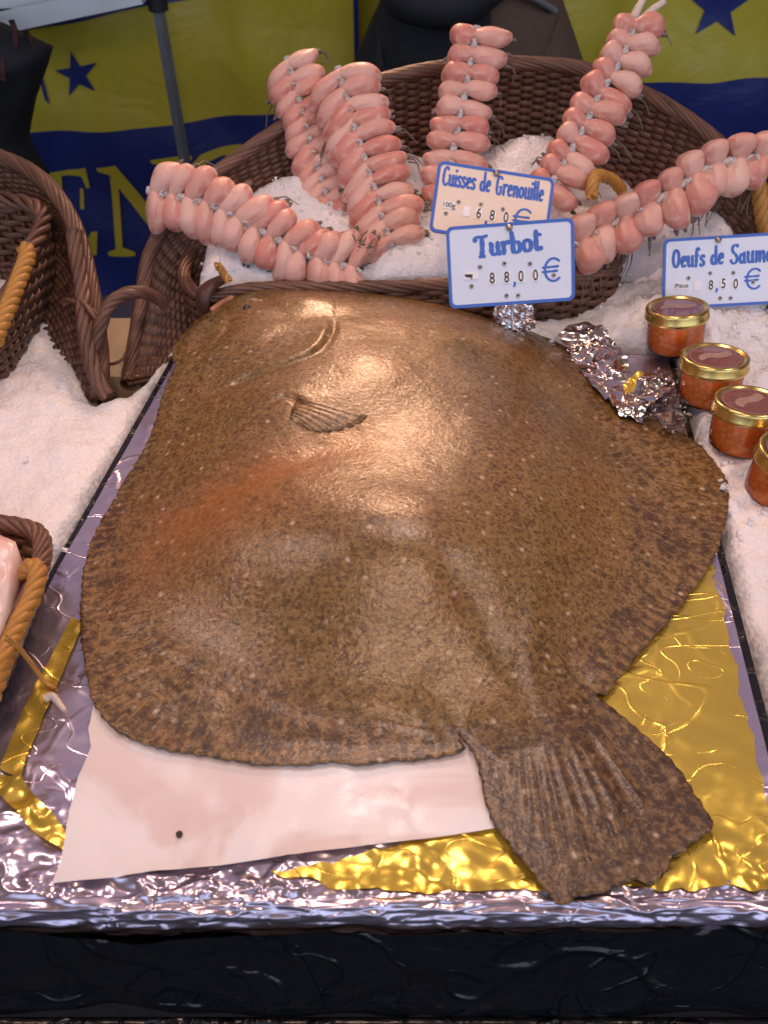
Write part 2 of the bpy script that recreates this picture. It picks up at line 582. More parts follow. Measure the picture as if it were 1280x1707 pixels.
    # orange light reflection along the flank, painted into the skin colour
    warm_sheen = n.math('MULTIPLY', warm_sheen, n.ramp(n.noise(c, 45, 4, 0.65), 0.30, 0.62, 0.45, 1.0))
    col = n.mix(n.math('MULTIPLY', warm_sheen, 0.42), col, (0.42, 0.135, 0.024))
    # fin rays
    wav = n.math('SINE', n.math('MULTIPLY', rayp, 2 * PI))
    rs = n.math('MULTIPLY', n.math('MULTIPLY', n.ramp(wav, -0.2, 0.9, 0, 1), fin), n.ramp(n.noise(c, 60, 3), 0.38, 0.62, 0.1, 0.75))
    col = n.mix(rs, col, (0.042, 0.020, 0.010))
    n.set(color=col)
    hb = n.math('ADD', n.math('MULTIPLY', n.noise(c, 620, 3, 0.6), 0.8), n.math('MULTIPLY', n.noise(cd, 150, 4, 0.6), 0.9))
    hb = n.math('SUBTRACT', hb, n.math('MULTIPLY', n.math('MULTIPLY', wav, fin), 0.16))
    hb = n.math('ADD', hb, n.math('MULTIPLY', dot, 0.3))
    bp = n.bump(hb, 0.40, 0.0014)
    wet = n.bump(n.math('ADD', n.noise(cd, 260, 4, 0.65), n.math('MULTIPLY', n.voro(cd, 330), 0.25)), 0.32, 0.0014)
    n.set(normal=bp, rough=n.ramp(n.noise(c, 240, 3), 0.3, 0.7, 0.36, 0.52), spec=0.22, coat=0.68, coat_rough=0.25, coat_normal=wet)
    n.b.inputs['Coat IOR'].default_value = 1.6
    M['turbot_skin'] = n.m


make_materials()

# ------------------------------------------------------------------ surfaces from outlines
def inside(poly, P):
    poly = np.asarray(poly)[:, :2]
    x, y = P[:, 0], P[:, 1]
    r = np.zeros(len(P), bool)
    n = len(poly)
    for i in range(n):
        x0, y0 = poly[i]
        x1, y1 = poly[(i + 1) % n]
        c = ((y0 > y) != (y1 > y))
        if y1 != y0:
            r ^= c & (x < (x1 - x0) * (y - y0) / (y1 - y0) + x0)
    return r


def dist_poly(line, P, closed=True):
    """distance of P to a polyline, and the arc length at the nearest point"""
    A = np.asarray(line)[:, :2]
    B = np.roll(A, -1, 0) if closed else A[1:]
    if not closed: A = A[:-1]
    S = np.concatenate(([0], np.cumsum(np.linalg.norm(B - A, axis=1))))
    best = np.full(len(P), 1e9)
    arc = np.zeros(len(P))
    for i in range(len(A)):
        ab = B[i] - A[i]
        L2 = float(ab @ ab) + 1e-15
        t = np.clip(((P[:, :2] - A[i]) @ ab) / L2, 0, 1)
        d = np.linalg.norm(P[:, :2] - (A[i] + t[:, None] * ab), axis=1)
        m = d < best
        best[m] = d[m]
        arc[m] = S[i] + t[m] * math.sqrt(L2)
    return best, arc


def patch(poly, step, seed=0):
    """triangles filling an outline; returns points (n,2), triangles, number of outline points (first in the list)"""
    poly = np.asarray(poly)[:, :2]
    lo, hi = poly.min(0), poly.max(0)
    r = np.random.default_rng(seed)
    xs = np.arange(lo[0], hi[0], step)
    ys = np.arange(lo[1], hi[1], step * 0.866)
    X, Y = np.meshgrid(xs, ys)
    X = X + (np.arange(len(ys)) % 2)[:, None] * step * 0.5
    G = np.stack((X.ravel(), Y.ravel()), 1)
    G += r.uniform(-0.12, 0.12, G.shape) * step
    G = G[inside(poly, G)]
    d, _ = dist_poly(poly, G)
    G = G[d > step * 0.45]
    n = len(poly)
    V = [Vector(p) for p in poly] + [Vector(p) for p in G]
    vo, eo, fo, ov, oe, of = delaunay_2d_cdt(V, [(i, (i + 1) % n) for i in range(n)], [], 1, 1e-6)
    P = np.array([(v.x, v.y) for v in vo])
    return P, [tuple(f) for f in fo], n


def fbm(P, scale, octaves=4, seed=0.0, rough=0.5):
    P = np.asarray(P)
    out = np.empty(len(P))
    z = P[:, 2] if P.shape[1] > 2 else np.zeros(len(P))
    for i in range(len(P)):
        v = Vector((P[i, 0] * scale + seed, P[i, 1] * scale - seed * .7, z[i] * scale + seed * 1.3))
        a, s = 1.0, 0.0
        for o in range(octaves):
            s += a * mnoise.noise(v)
            v = v * 2.03
            a *= rough
        out[i] = s
    return out


def close_under(P3, F, zb):
    """give a height field with outline its underside: returns verts, faces of a closed body"""
    n = len(P3)
    # boundary edges of the triangulation
    cnt = {}
    for f in F:
        for i in range(len(f)):
            e = (f[i], f[(i + 1) % len(f)])
            k = (min(e), max(e))
            if k in cnt: cnt[k] = None
            else: cnt[k] = e
    B = [e for e in cnt.values() if e]
    Q = P3.copy()
    Q[:, 2] = zb
    faces = list(F) + [tuple(n + i for i in reversed(f)) for f in F] + [(b, a, n + a, n + b) for a, b in B]
    return np.vstack((P3, Q)), faces


# ------------------------------------------------------------------ ground, table, display box
b = MB(); b.add([(-30, -30, -0.85), (30, -30, -0.85), (30, 30, -0.85), (-30, 30, -0.85)], [(0, 1, 2, 3)])
tag(b.build('ground', M['asphalt'], smooth=False), kind='structure')

FL, FR = np.array((-0.262, 0.2285)), np.array((0.216, 0.2285))
BL, BR = at_z(298, 592)[:2], at_z(1112, 592)[:2]

t = thing('market_table', 'long fish stall table under the ice, black at the front', 'table', (0, 0.6, -0.85))
b = MB(); b.box((0, 0.625, -0.075), (2.6, 0.80, 0.03)); b.build('table_top', M['blue_cloth'], t, smooth=False)
for sx in (-1.2, 1.2):
    for sy in (0.28, 0.95):
        b = MB(); b.box((sx, sy, -0.47), (0.05, 0.05, 0.755)); b.build('leg', M['pole_metal'], t, smooth=False)
b = MB(); b.tube([(-1.3, 0.2080, -0.1085), (1.3, 0.2080, -0.1085)], 0.0030, 10); b.build('edge_trim', M['black_plastic'], t)
# front cladding, a wrinkled black sheet
xs = np.linspace(-1.3, 1.3, 520); zs = np.linspace(-0.111, -0.012, 36)
X, Z = np.meshgrid(xs, zs, indexing='ij')
P = np.stack((X.ravel(), Z.ravel()), 1)
w = fbm(P * np.array((1, 1.4)), 9, 3, 3.1) * 0.006 + np.abs(fbm(P, 14, 2, 8.0)) * 0.008
G = np.stack((X, 0.2160 - w.reshape(X.shape) * 0.9, Z), 2)
b = MB(); b.sheet(G); b.build('front_sheet', M['black_plastic'], t)

# display box under the fish
cx = (FL + FR + BL + BR) / 4
t = thing('display_box', 'low black box that carries the foil and the big turbot', 'display box', (float(cx[0]), float(cx[1]), -0.059))
b = MB()
E = 0.007
q = [(FL[0] - E, 0.2245), (FR[0] + E, 0.2245), (BR[0] + E, BR[1] + E), (BL[0] - E, BL[1] + E)]
b.prism([(x, y, -0.058) for x, y in q], (0, 0, 0.0545))
b.build('box_body', M['black_plastic'], t, smooth=False)


def board_uv(a, bb):
    """a across, bb front to back -> x, y"""
    lo = FL[None] * (1 - a)[:, None] + FR[None] * a[:, None]
    hi = BL[None] * (1 - a)[:, None] + BR[None] * a[:, None]
    return lo * (1 - bb)[:, None] + hi * bb[:, None]


def foil_h(P):
    """height of the crumpled foil over the box"""
    P = np.asarray(P)
    front = np.exp(-np.maximum(P[:, 1] - 0.2285, 0) / 0.045)
    h = fbm(P, 16, 3, 1.7) * 0.0009
    r = 1 - np.abs(fbm(P * np.array((0.6, 1.0)), 38, 3, 5.0))
    f2 = 1 - np.abs(fbm(P * np.array((0.8, 1.0)), 85, 2, 25.0))
    f3 = np.exp(-np.maximum(P[:, 1] - 0.2285, 0) / 0.028)
    h += front * ((r ** 3) * 0.0046 - 0.003) + f3 * (f2 ** 2 - 0.5) * 0.0022
    left = np.exp(-np.maximum(P[:, 0] + 0.25, 0) / 0.05)
    h += left * (1 - front) * (1 - np.abs(fbm(P, 30, 2, 9.0))) ** 4 * 0.0014
    return np.clip(h, -0.0025, 0.0045)


# silver foil wrapped over the box and its front edge
na, nb = 330, 300
a = np.linspace(0, 1, na)
bbv = np.concatenate((np.linspace(0, 0.12, 70), np.linspace(0.125, 1, nb - 70)))
A, Bb = np.meshgrid(a, bbv, indexing='ij')
XY = board_uv(A.ravel(), Bb.ravel())
H = foil_h(XY)
top = np.concatenate((XY, H[:, None]), 1).reshape(na, nb, 3)
wrap = []
R_ = 0.009
xa = FL[0] + (FR[0] - FL[0]) * a
hem = fbm(np.stack((xa, xa * 0), 1), 30, 4, 4.0) * 0.006
for k, ph in enumerate(np.linspace(0, 1, 26)):
    if ph < 0.5:
        an = PI / 2 + (0.5 - ph) * 0 + ph * PI
        y = 0.2285 + math.cos(an) * R_
        z = -R_ + math.sin(an) * R_
        ny, nz = math.cos(an), math.sin(an)
    else:
        y = 0.2285 - R_
        z = -R_ - (ph - 0.5) * 2 * 0.014
        ny, nz = -1, 0
    lump = (1 - np.abs(fbm(np.stack((xa * 0.35, np.full(na, y * 2 + z * 3)), 1), 46, 3, 6.0))) ** 3 * 0.0034 - 0.0018
    if k == 0: lump = top[:, 0, 2]
    zz = z + lump * nz + (hem * (ph - 0.5) * 2 if ph > 0.5 else 0)
    wrap.append(np.stack((xa, np.full(na, y) + lump * ny, zz), 1))
wrap = np.stack(wrap[::-1], 1)
G = np.concatenate((wrap[:, :-1], top), 1)
b = MB(); b.sheet(G)
o = b.build('foil_sheet', M['silver_foil'])
tag(o, 'silver foil wrapped over the black box, crumpled along its front edge', 'foil')


def pxpoly(pts, z=0.0):
    return np.array([at_z(x, y, z)[:2] for x, y in pts])


def fine(poly, step):
    """resample a closed outline"""
    out = []
    n = len(poly)
    for i in range(n):
        p, q = poly[i], poly[(i + 1) % n]
        k = max(1, int(np.linalg.norm(q - p) / step))
        out.extend([p + (q - p) * j / k for j in range(k)])
    return np.array(out)


def foil_patch(name, px, mat, lift, label, cat, step=0.0035, curl=0.0, thick=0.0004, jag=0.001, wrinkle=0.0):
    pl = fine(pxpoly(px), step)
    pl = pl + np.stack((fbm(pl, 60, 3, 2.0), fbm(pl, 60, 3, 7.0)), 1) * jag
    P, Fc, n = patch(pl, step)
    h = foil_h(P) + lift
    if wrinkle:
        h += (fbm(P, 22, 3, 12.0)) * wrinkle + (1 - np.abs(fbm(P, 34, 2, 14.0))) ** 5 * wrinkle * 1.6
    if curl:
        d, _ = dist_poly(pl, P)
        h += curl * np.exp(-d / 0.01)
    P3 = np.concatenate((P, h[:, None]), 1)
    bq = MB(); bq.add(P3, Fc)
    o = bq.build(name, mat)
    return tag(o, label, cat)


foil_patch('yellow_reflection_sheet', [(452, 1452), (560, 1436), (660, 1412), (740, 1380), (770, 1200), (900, 1000), (1130, 850), (1176, 905), (1196, 985), (1225, 1110), (1262, 1290), (1309, 1478),
           (1000, 1486), (700, 1484), (560, 1482)],
           M['yellow_reflection_foil'], 0.0012, 'yellow reflection built as a foil sheet under the tail of the turbot', 'foil', jag=0.0035, wrinkle=0.0003)  # yellow reflection in the foil, made as a separate coloured sheet
foil_patch('yellow_reflection_strip', [(122, 1030), (140, 1040), (112, 1110), (78, 1190), (48, 1262), (36, 1300), (0, 1284), (10, 1262), (44, 1180), (84, 1104)],
           M['yellow_reflection_foil'], 0.0016, 'narrow yellow reflection on the silver foil beside the basket, laid as a strip', 'foil', step=0.0025, wrinkle=0.0008)  # thin streak of reflected yellow, painted as its own strip
foil_patch('yellow_reflection_scrap', [(0, 1292), (34, 1300), (60, 1330), (100, 1375), (126, 1405), (110, 1420), (70, 1400), (40, 1372), (14, 1340), (-6, 1318)],
           M['yellow_reflection_foil'], 0.0016, 'dark yellow reflection at the left corner of the paper, shaped as a scrap', 'foil', step=0.0022, wrinkle=0.0026)  # end of the yellow reflection, given its own coloured piece

# waxed paper under the fish
pl = fine(pxpoly([(158, 1185), (150, 1222), (154, 1250), (132, 1300), (116, 1370), (104, 1440), (90, 1478), (200, 1466), (330, 1452), (470, 1432), (600, 1416),
                  (720, 1402), (800, 1390), (860, 1380), (850, 1250), (780, 1120), (400, 1080), (220, 1100)]), 0.004)
P, Fc, n = patch(pl, 0.004)
h = np.maximum(foil_h(P), 0.0) + 0.0022 + np.abs(fbm(P, 12, 3, 21.0)) * 0.0014
dd, _ = dist_poly(pl, P)
h += 0.0012 * np.exp(-dd / 0.006) * (0.5 + fbm(P, 30, 2, 4.0))
b = MB(); b.add(np.concatenate((P, h[:, None]), 1), Fc)
o = b.build('wrapping_paper', M['paper'])
tag(o, 'pale pink wet wrapping paper lying under the front fin of the turbot', 'paper')
b = MB(); p0 = at_z(299, 1390, 0.0045); b.lathe([(0.0, 0.0016), (0.0012, 0.0012), (0.0018, 0.0004), (0.0018, -0.002)], 12, p0)
tag(b.build('peppercorn', M['hole'], loc=tuple(p0)), 'tiny dark speck lying on the pale pink paper', 'speck')

# ------------------------------------------------------------------ the turbot
FISH = [(412, 482, .040), (440, 481, .040), (500, 487, .036), (560, 490, .030), (640, 496, .022), (700, 503, .017), (760, 515, .013), (820, 530, .010), (880, 549, .008),
        (920, 566, .006), (955, 587, .005), (985, 609, .004), (1020, 643, .004), (1060, 679, .004), (1100, 704, .004), (1140, 727, .004), (1170, 750, .004), (1195, 776, .006),
        (1208, 794, .006), (1214, 812, .005), (1212, 850, .004), (1205, 885, .004), (1195, 920, .004), (1175, 957, .004), (1150, 992, .004), (1115, 1037, .004), (1080, 1077, .004),
        (1045, 1117, .004), (1022, 1146, .004), (1006, 1161, .004), (990, 1158, .004), (998, 1166, .004), (1024, 1187, .004), (1052, 1210, .004), (1107, 1259, .004), (1135, 1292, .004), (1160, 1330, .004),
        (1187, 1372, .004), (1181, 1390, .004), (1168, 1394, .004), (1164, 1404, .004), (1150, 1406, .004), (1140, 1424, .004), (1120, 1432, .004), (1112, 1452, .004), (1103, 1466, .004), (1082, 1478, .004),
        (1060, 1470, .004), (1040, 1474, .004), (1010, 1489, .004), (975, 1495, .004), (958, 1500, .004), (945, 1513, .004), (925, 1509, .004), (908, 1488, .004), (890, 1462, .004), (850, 1415, .004), (822, 1378, .004), (806, 1335, .004),
        (799, 1290, .004), (787, 1256, .004), (766, 1224, .005), (762, 1226, .004), (775, 1250, .004), (765, 1257, .004), (740, 1263, .004), (690, 1272, .004), (650, 1272, .004), (600, 1279, .004), (550, 1273, .004),
        (500, 1279, .004), (430, 1278, .004), (380, 1270, .004), (340, 1263, .004), (290, 1256, .004), (250, 1246, .004), (215, 1233, .004), (185, 1213, .004), (165, 1190, .004),
        (152, 1160, .004), (143, 1120, .004), (136, 1070, .005), (134, 1010, .006), (138, 950, .007), (150, 905, .008), (172, 860, .009), (200, 812, .010), (226, 770, .012), (246, 735, .015),
        (259, 700, .018), (270, 660, .022), (283, 628, .027), (293, 610, .029), (287, 596, .030), (288, 580, .031), (302, 558, .033), (330, 531, .036), (362, 505, .038), (385, 490, .040)]
ol = np.array([at_z(x, y, z)[:2] for x, y, z in FISH])
ol0 = ol.copy()
ol = fine(ol, 0.0022)
_, arc0 = dist_poly(ol0, ol)
S0 = np.concatenate(([0], np.cumsum(np.linalg.norm(np.roll(ol0, -1, 0) - ol0, axis=1))))
ez_ol = np.interp(arc0, S0, [q[2] for q in FISH] + [FISH[0][2]])
# scalloped fin edge where the fins run, ragged at the tail
_, arc = dist_poly(ol, ol)
seg = np.roll(ol, -1, 0) - np.roll(ol, 1, 0)
nrm = unit(np.stack((seg[:, 1], -seg[:, 0]), 1))
S_ = np.concatenate(([0], np.cumsum(np.linalg.norm(np.diff(ol, axis=0), axis=1))))
pyv = ol[:, 1]
finw = np.where(pyv < 0.66, 1.0, 0.12)
ol = ol + nrm * ((np.abs(np.sin(S_ * PI / 0.0085 + fbm(ol, 20, 2, 9.0) * 2)) - 0.6) * 0.0010 + fbm(ol, 110, 3, 3.0) * 0.0008)[:, None] * finw[:, None]

INNER = [(412, 484, .040), (500, 489, .036), (600, 494, .026), (700, 505, .018), (820, 534, .012), (905, 566, .010), (960, 622, .010), (1010, 720, .02), (1050, 800, .02), (1062, 880, .02), (1045, 960, .02),
         (1008, 1040, .02), (972, 1095, .018), (968, 1130, .015), (985, 1165, .012), (1000, 1190, .01), (960, 1225, .01), (900, 1245, .01), (840, 1245, .01), (800, 1232, .01), (764, 1210, .012), (700, 1192, .016), (610, 1178, .018),
         (520, 1158, .02), (430, 1128, .02), (340, 1088, .02), (262, 1040, .02), (215, 980, .02), (190, 920, .02), (190, 860, .02), (215, 805, .02), (240, 765, .02), (258, 725, .02), (272, 680, .022), (286, 632, .027), (298, 608, .029), (294, 582, .031),
         (306, 558, .033), (334, 532, .036), (366, 506, .038)]
inn = fine(np.array([at_z(x, y, z)[:2] for x, y, z in INNER]), 0.006)
P, Fc, n = patch(ol, 0.0022, 3)
din, arc_in = dist_poly(inn, P)
ins = inside(inn, P)
dout, arc_out = dist_poly(ol, P)
d = np.where(ins, din, 0.0)
x = np.clip(d / 0.112, 0, 1)
pw = 1.0 + 0.55 * np.clip((0.82 - P[:, 1]) / 0.18, 0, 1)
dome = 0.053 * np.sin(PI / 2 * x) ** pw
finz = 0.0030 + np.clip(dout / 0.04, 0, 1) * 0.006
nb_e = np.array([(f[i], f[(i + 1) % 3]) for f in Fc for i in range(3)])
nb_e = np.vstack((nb_e, nb_e[:, ::-1]))
deg = np.bincount(nb_e[:, 0], minlength=len(P)).astype(float)


def smooth_field(a, it):
    for _ in range(it):
        a = 0.35 * a + 0.65 * np.bincount(nb_e[:, 0], weights=a[nb_e[:, 1]], minlength=len(P)) / deg
    return a


keep_top = np.clip((P[:, 1] - 0.80) / 0.06, 0, 1)
ds_ = smooth_field(dome, 320)
dl_ = smooth_field(dome, 25)
dome = ds_ * (1 - keep_top) + dl_ * keep_top
dome *= np.clip(dout / 0.012, 0, 1) ** 0.8
So = np.concatenate(([0], np.cumsum(np.linalg.norm(np.roll(ol, -1, 0) - ol, axis=1))))
ez = np.interp(arc_out, So, np.append(ez_ol, ez_ol[0]))
ez = smooth_field(ez, 40)
fo = np.clip(dout / 0.11, 0, 1)
fo = 1 - fo * fo * (3 - 2 * fo)
h = smooth_field(finz + dome + np.maximum(ez - 0.0055, 0) * fo, 6)


def bumpat(px, py, r, amp, z=0.045, ry=None, ang=0.0):
    global h
    c = at_z(px, py, z)[:2]
    q = P - c
    ca, sa = math.cos(ang), math.sin(ang)
    u_, v_ = q[:, 0] * ca + q[:, 1] * sa, -q[:, 0] * sa + q[:, 1] * ca
    h = h + amp * np.exp(-(u_ / r) ** 2 - (v_ / (ry or r)) ** 2) * np.clip(d / 0.02, 0, 1)


def crease(pts, w, amp, step=0.0, sw=0.012, z=0.045):
    """a groove along a drawn line, with the skin on its left side standing a little higher"""
    global h
    L = spl([at_z(x, y, z)[:2] for x, y in pts], 40)
    dd, _ = dist_poly(L, P, closed=False)
    near = np.argmin(np.linalg.norm(P[:, None, :] - L[None, ::4], axis=2), axis=1) * 4
    tg = unit(np.gradient(L, axis=0))[near]
    side = np.sign(tg[:, 0] * (P - L[near])[:, 1] - tg[:, 1] * (P - L[near])[:, 0])
    ends = np.minimum(np.linalg.norm(P - L[0], axis=1), np.linalg.norm(P - L[-1], axis=1))
    fade = np.clip(ends / 0.03, 0, 1)
    h = h - amp * np.exp(-(dd / w) ** 2) * fade
    if step:
        h = h + step * np.exp(-(dd / sw) ** 2) * 0.5 * (1 + np.tanh(side * dd / 0.0028)) * fade


bumpat(660, 925, 0.075, 0.012, ry=0.05)
bumpat(430, 800, 0.10, -0.0060, ry=0.030, ang=0.45)
bumpat(760, 1090, 0.03, -0.004, ry=0.06, ang=-0.3)
bumpat(800, 1090, 0.025, 0.003, ry=0.07, ang=0.30)
bumpat(620, 640, 0.05, 0.006)
bumpat(430, 560, 0.05, 0.005)
bumpat(520, 530, 0.03, 0.005, ry=0.02)
bumpat(470, 690, 0.045, 0.003, ry=0.03)
bumpat(412, 513, 0.012, 0.0045, ry=0.008)
bumpat(350, 560, 0.02, -0.003, ry=0.05, ang=-0.6)
crease([(345, 650), (420, 643), (500, 628), (536, 612), (554, 585), (558, 555)], 0.0036, 0.0036, 0.0028, 0.016)
crease([(402, 612), (440, 596), (478, 576)], 0.0060, 0.0014, 0.0010, 0.012)
crease([(300, 606), (340, 588), (372, 562), (390, 530)], 0.004, 0.0018, 0.0018, 0.010)
crease([(440, 705), (480, 692), (520, 716)], 0.003, 0.004)
crease([(250, 742), (330, 760), (420, 752)], 0.006, 0.002)
crease([(235, 1075), (330, 1128), (450, 1165), (560, 1178)], 0.006, 0.0011, 0.0, z=0.012)
crease([(596, 1184), (680, 1200), (768, 1222)], 0.004, 0.0022, 0.0015, 0.006, z=0.012)
crease([(880, 760), (900, 900), (890, 1020), (880, 1120)], 0.008, -0.0012)
h = h + fbm(P, 24, 3, 2.0) * 0.0006 * np.clip(d / 0.02, 0, 1)

TAIL = pxpoly([(760, 1215), (760, 1300), (800, 1390), (880, 1500), (930, 1560), (1240, 1400), (1180, 1340), (1110, 1230), (1000, 1150), (960, 1185), (880, 1225)], 0.004)
tail = inside(TAIL, P) & ~ins
piv = at_z(850, 1010, 0.01)[:2]
ang = np.arctan2(P[:, 0] - piv[0], -(P[:, 1] - piv[1]))
ray_ = np.where(tail, ang / math.radians(2.9), arc_out / 0.0085)
finm = np.where(ins, np.clip(1 - din / 0.012, 0, 1) * 0.4, 1.0)
body_tail = np.clip((np.linalg.norm(P - piv, axis=1) - 0.05) / 0.04, 0, 1) * inside(TAIL, P)
# ripples of the fins, folds of the tail
fw = np.where(ins, 0, np.clip(din / 0.014, 0, 1))
amp = fw * np.clip(dout / 0.006, 0.3, 1)
h = h + amp * np.sin(ray_ * 2 * PI) * np.where(tail, 0.0006, 0.00035)
h = h + np.where(tail, 0, fw) * (fbm(P, 25, 2, 6.0) * 0.0016 + 0.0004)
h = h + np.where(tail, fw, 0) * (0.0006 * np.sin(ang * 13 + 0.6))
for a0, w0, dep in ((19.0, 1.6, 0.0026), (24.5, 1.3, 0.0030), (9.0, 1.2, 0.0010)):
    g = math.radians(a0)
    h = h - np.where(tail, fw * dep * np.exp(-((ang - g) / math.radians(w0)) ** 2), 0)
h = np.maximum(h, 0.0058 + np.where(P[:, 1] > 0.3, 0.0004, 0))
P3 = np.concatenate((P, h[:, None]), 1)
V, FF = close_under(P3, Fc, 0.0050)
# the underside is drawn in below the thick head so that the snout is rounded
cen = P.mean(0)
pull = np.clip((ez - 0.010) / 0.03, 0, 1)[:, None] * np.clip(1 - dout / 0.03, 0, 1)[:, None]
V[len(P):, :2] += unit(cen - P) * pull * 0.016
b = MB(); b.add(V, FF)
fr = thing('turbot', 'huge brown speckled flatfish lying whole on foil and paper', 'fish', (float(P[:, 0].mean()), float(P[:, 1].mean()), 0.005))
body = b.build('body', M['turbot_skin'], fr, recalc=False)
me = body.data
nn2 = len(P)
warm_sheen = np.zeros(nn2)  # mask of the warm reflection painted on the skin
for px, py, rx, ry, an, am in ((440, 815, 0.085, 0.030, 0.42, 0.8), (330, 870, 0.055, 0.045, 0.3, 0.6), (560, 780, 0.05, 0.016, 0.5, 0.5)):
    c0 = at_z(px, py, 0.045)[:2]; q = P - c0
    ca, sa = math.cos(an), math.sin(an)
    warm_sheen += am * np.exp(-((q[:, 0] * ca + q[:, 1] * sa) / rx) ** 2 - ((-q[:, 0] * sa + q[:, 1] * ca) / ry) ** 2)
for nm, arr in (('fin', finm), ('ray', ray_), ('warm_sheen', np.clip(warm_sheen, 0, 1)), ('tail', body_tail)):
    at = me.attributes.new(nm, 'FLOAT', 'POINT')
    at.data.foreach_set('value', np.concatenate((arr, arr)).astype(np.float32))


def fish_z(x, y):
    return float(h[np.argmin((P[:, 0] - x) ** 2 + (P[:, 1] - y) ** 2)])


def on_fish(px, py):
    q = at_z(px, py, 0.04)
    for _ in range(6):
        q = at_z(px, py, fish_z(q[0], q[1]))
    return q


# pectoral fin: a small fan of rays folded back on the flank
tips = [(612, 694), (604, 703), (590, 710), (572, 716), (552, 720), (534, 721), (518, 718), (506, 712)]
bas = [(500, 664), (495, 669), (491, 674), (488, 679), (486, 684), (485, 689), (484, 694), (484, 698)]
GU = []
for i in range(29):
    k = i / 28 * 7
    i0 = min(6, int(k)); f_ = k - i0
    t0 = np.array(tips[i0]) * (1 - f_) + np.array(tips[i0 + 1]) * f_
    b0 = np.array(bas[i0]) * (1 - f_) + np.array(bas[i0 + 1]) * f_
    row = []
    for j in range(10):
        s = j / 9
        pp = b0 * (1 - s) + t0 * s
        q = on_fish(pp[0], pp[1])
        row.append((q[0], q[1], q[2] + 0.0006 + 0.0022 * math.sin(PI * min(1, s)) * math.sin(PI * i / 28) + 0.0007 * math.sin(i / 28 * 7 * 2 * PI) * min(1, s * 3)))
    GU.append(row)
GU = np.array(GU)
b = MB(); b.sheet(GU)
pf = b.build('pectoral_fin', M['turbot_skin'], fr)
pm = pf.data
for nm, arr in (('fin', np.full(290, 0.45)), ('ray', np.repeat(np.arange(29) / 28 * 7 + 0.25, 10)), ('warm_sheen', np.zeros(290)), ('tail', np.zeros(290))):
    at = pm.attributes.new(nm, 'FLOAT', 'POINT'); at.data.foreach_set('value', arr.astype(np.float32))
sm = pf.modifiers.new('thickness', 'SOLIDIFY'); sm.thickness = 0.0012
q = on_fish(412, 513)
b = MB(); b.lathe([(0.0, 0.0035), (0.0022, 0.0028), (0.0036, 0.001), (0.004, -0.002)], 20, q)
b.build('eye', M['fish_eye'], fr)
q = on_fish(374, 507)
b = MB()
L = [on_fish(x, y) + np.array((0, 0, 0.0012)) for x, y in ((352, 520), (364, 511), (376, 503), (390, 497))]
b.tube(spl(L, 16), np.array([0.001] + [0.0028] * 14 + [0.001]), 8)
b.build('lip', M['fish_mouth'], fr)

# ------------------------------------------------------------------ crushed ice
def lerp_h(x, xs, ys):
    return np.interp(x, xs, ys)


BOARD = np.array([(FL[0] - 0.009, 0.19), (FR[0] + 0.009, 0.19), (BR[0] + 0.009, BR[1] + 0.01), (BL[0] - 0.009, BL[1] + 0.01)])
JARS = [(1135, 560, 58), (1190, 634, 58), (1236, 712, 58), (1298, 800, 58)]


def clump(P, seed):
    h = fbm(P, 14, 3, seed) * 0.006
    h += np.abs(fbm(P, 60, 3, seed + 3)) * 0.0045
    h += fbm(P, 170, 2, seed + 5) * 0.0013
    return h


dom = fine(np.array([(-0.85, 0.95), (-0.50, 0.95), (-0.31, 0.90), (-0.285, 0.76), (-0.268, 0.705), (-0.243, 0.716), (-0.225, 0.78), (-0.200, 0.862), (-0.15, 0.90), (0.05, 0.90), (0.24, 0.94), (0.31, 0.97), (0.45, 0.98),
                     (0.95, 0.98), (0.95, 0.222), (-0.85, 0.222)]), 0.006)
P, Fc, n = patch(dom, 0.0055, 5)
h = 0.0035 + clump(P, 2.0)
db, _ = dist_poly(BOARD, P)
inb = inside(BOARD, P)
right = np.clip((P[:, 0] - 0.20) / 0.08, 0, 1)
h += right * np.clip((P[:, 1] - 0.66) / 0.3, 0, 1) ** 1.2 * 0.048
h += right * np.abs(fbm(P, 40, 3, 31.0)) * 0.018 * np.clip((P[:, 1] - 0.45) / 0.2, 0, 1)
left = np.clip((-0.26 - P[:, 0]) / 0.08, 0, 1)
h += left * np.clip((P[:, 1] - 0.62) / 0.3, 0, 1) * 0.02
h += -0.006 * np.exp(-db / 0.008)
h = np.where(inb, -0.055, h)
h = np.where(~inb & (db < 0.004), np.minimum(h, -0.004), h)
do, _ = dist_poly(dom, P)
h -= 0.03 * np.exp(-do / 0.008)
JAR3 = []
for (jx, jy, _) in JARS:
    q = at_z(jx, jy, 0.012)
    JAR3.append(q)
P3 = np.concatenate((P, h[:, None]), 1)
def chips(mb, pts, hts, count, smin, smax, weight, seed):
    r = np.random.default_rng(seed)
    base = np.array([(1, 0, 0), (-1, 0, 0), (0, 1, 0), (0, -1, 0), (0, 0, 1), (0, 0, -1)], float)
    fcs = [(0, 2, 4), (2, 1, 4), (1, 3, 4), (3, 0, 4), (2, 0, 5), (1, 2, 5), (3, 1, 5), (0, 3, 5)]
    idx = r.choice(len(pts), count, p=weight / weight.sum())
    start = len(mb.f)
    for i in idx:
        s_ = r.uniform(smin, smax)
        A_, _r = np.linalg.qr(r.normal(size=(3, 3)))
        v = (base + r.uniform(-.35, .35, base.shape)) * s_ * r.uniform(.5, 1.2, 3)
        o = np.array((pts[i, 0] + r.uniform(-.004, .004), pts[i, 1] + r.uniform(-.004, .004), hts[i] + s_ * .25))
        mb.add(v @ A_.T + o, fcs)
    return start


def flat_from(o, start):
    n_ = len(o.data.polygons)
    o.data.polygons.foreach_set('use_smooth', [i < start for i in range(n_)])


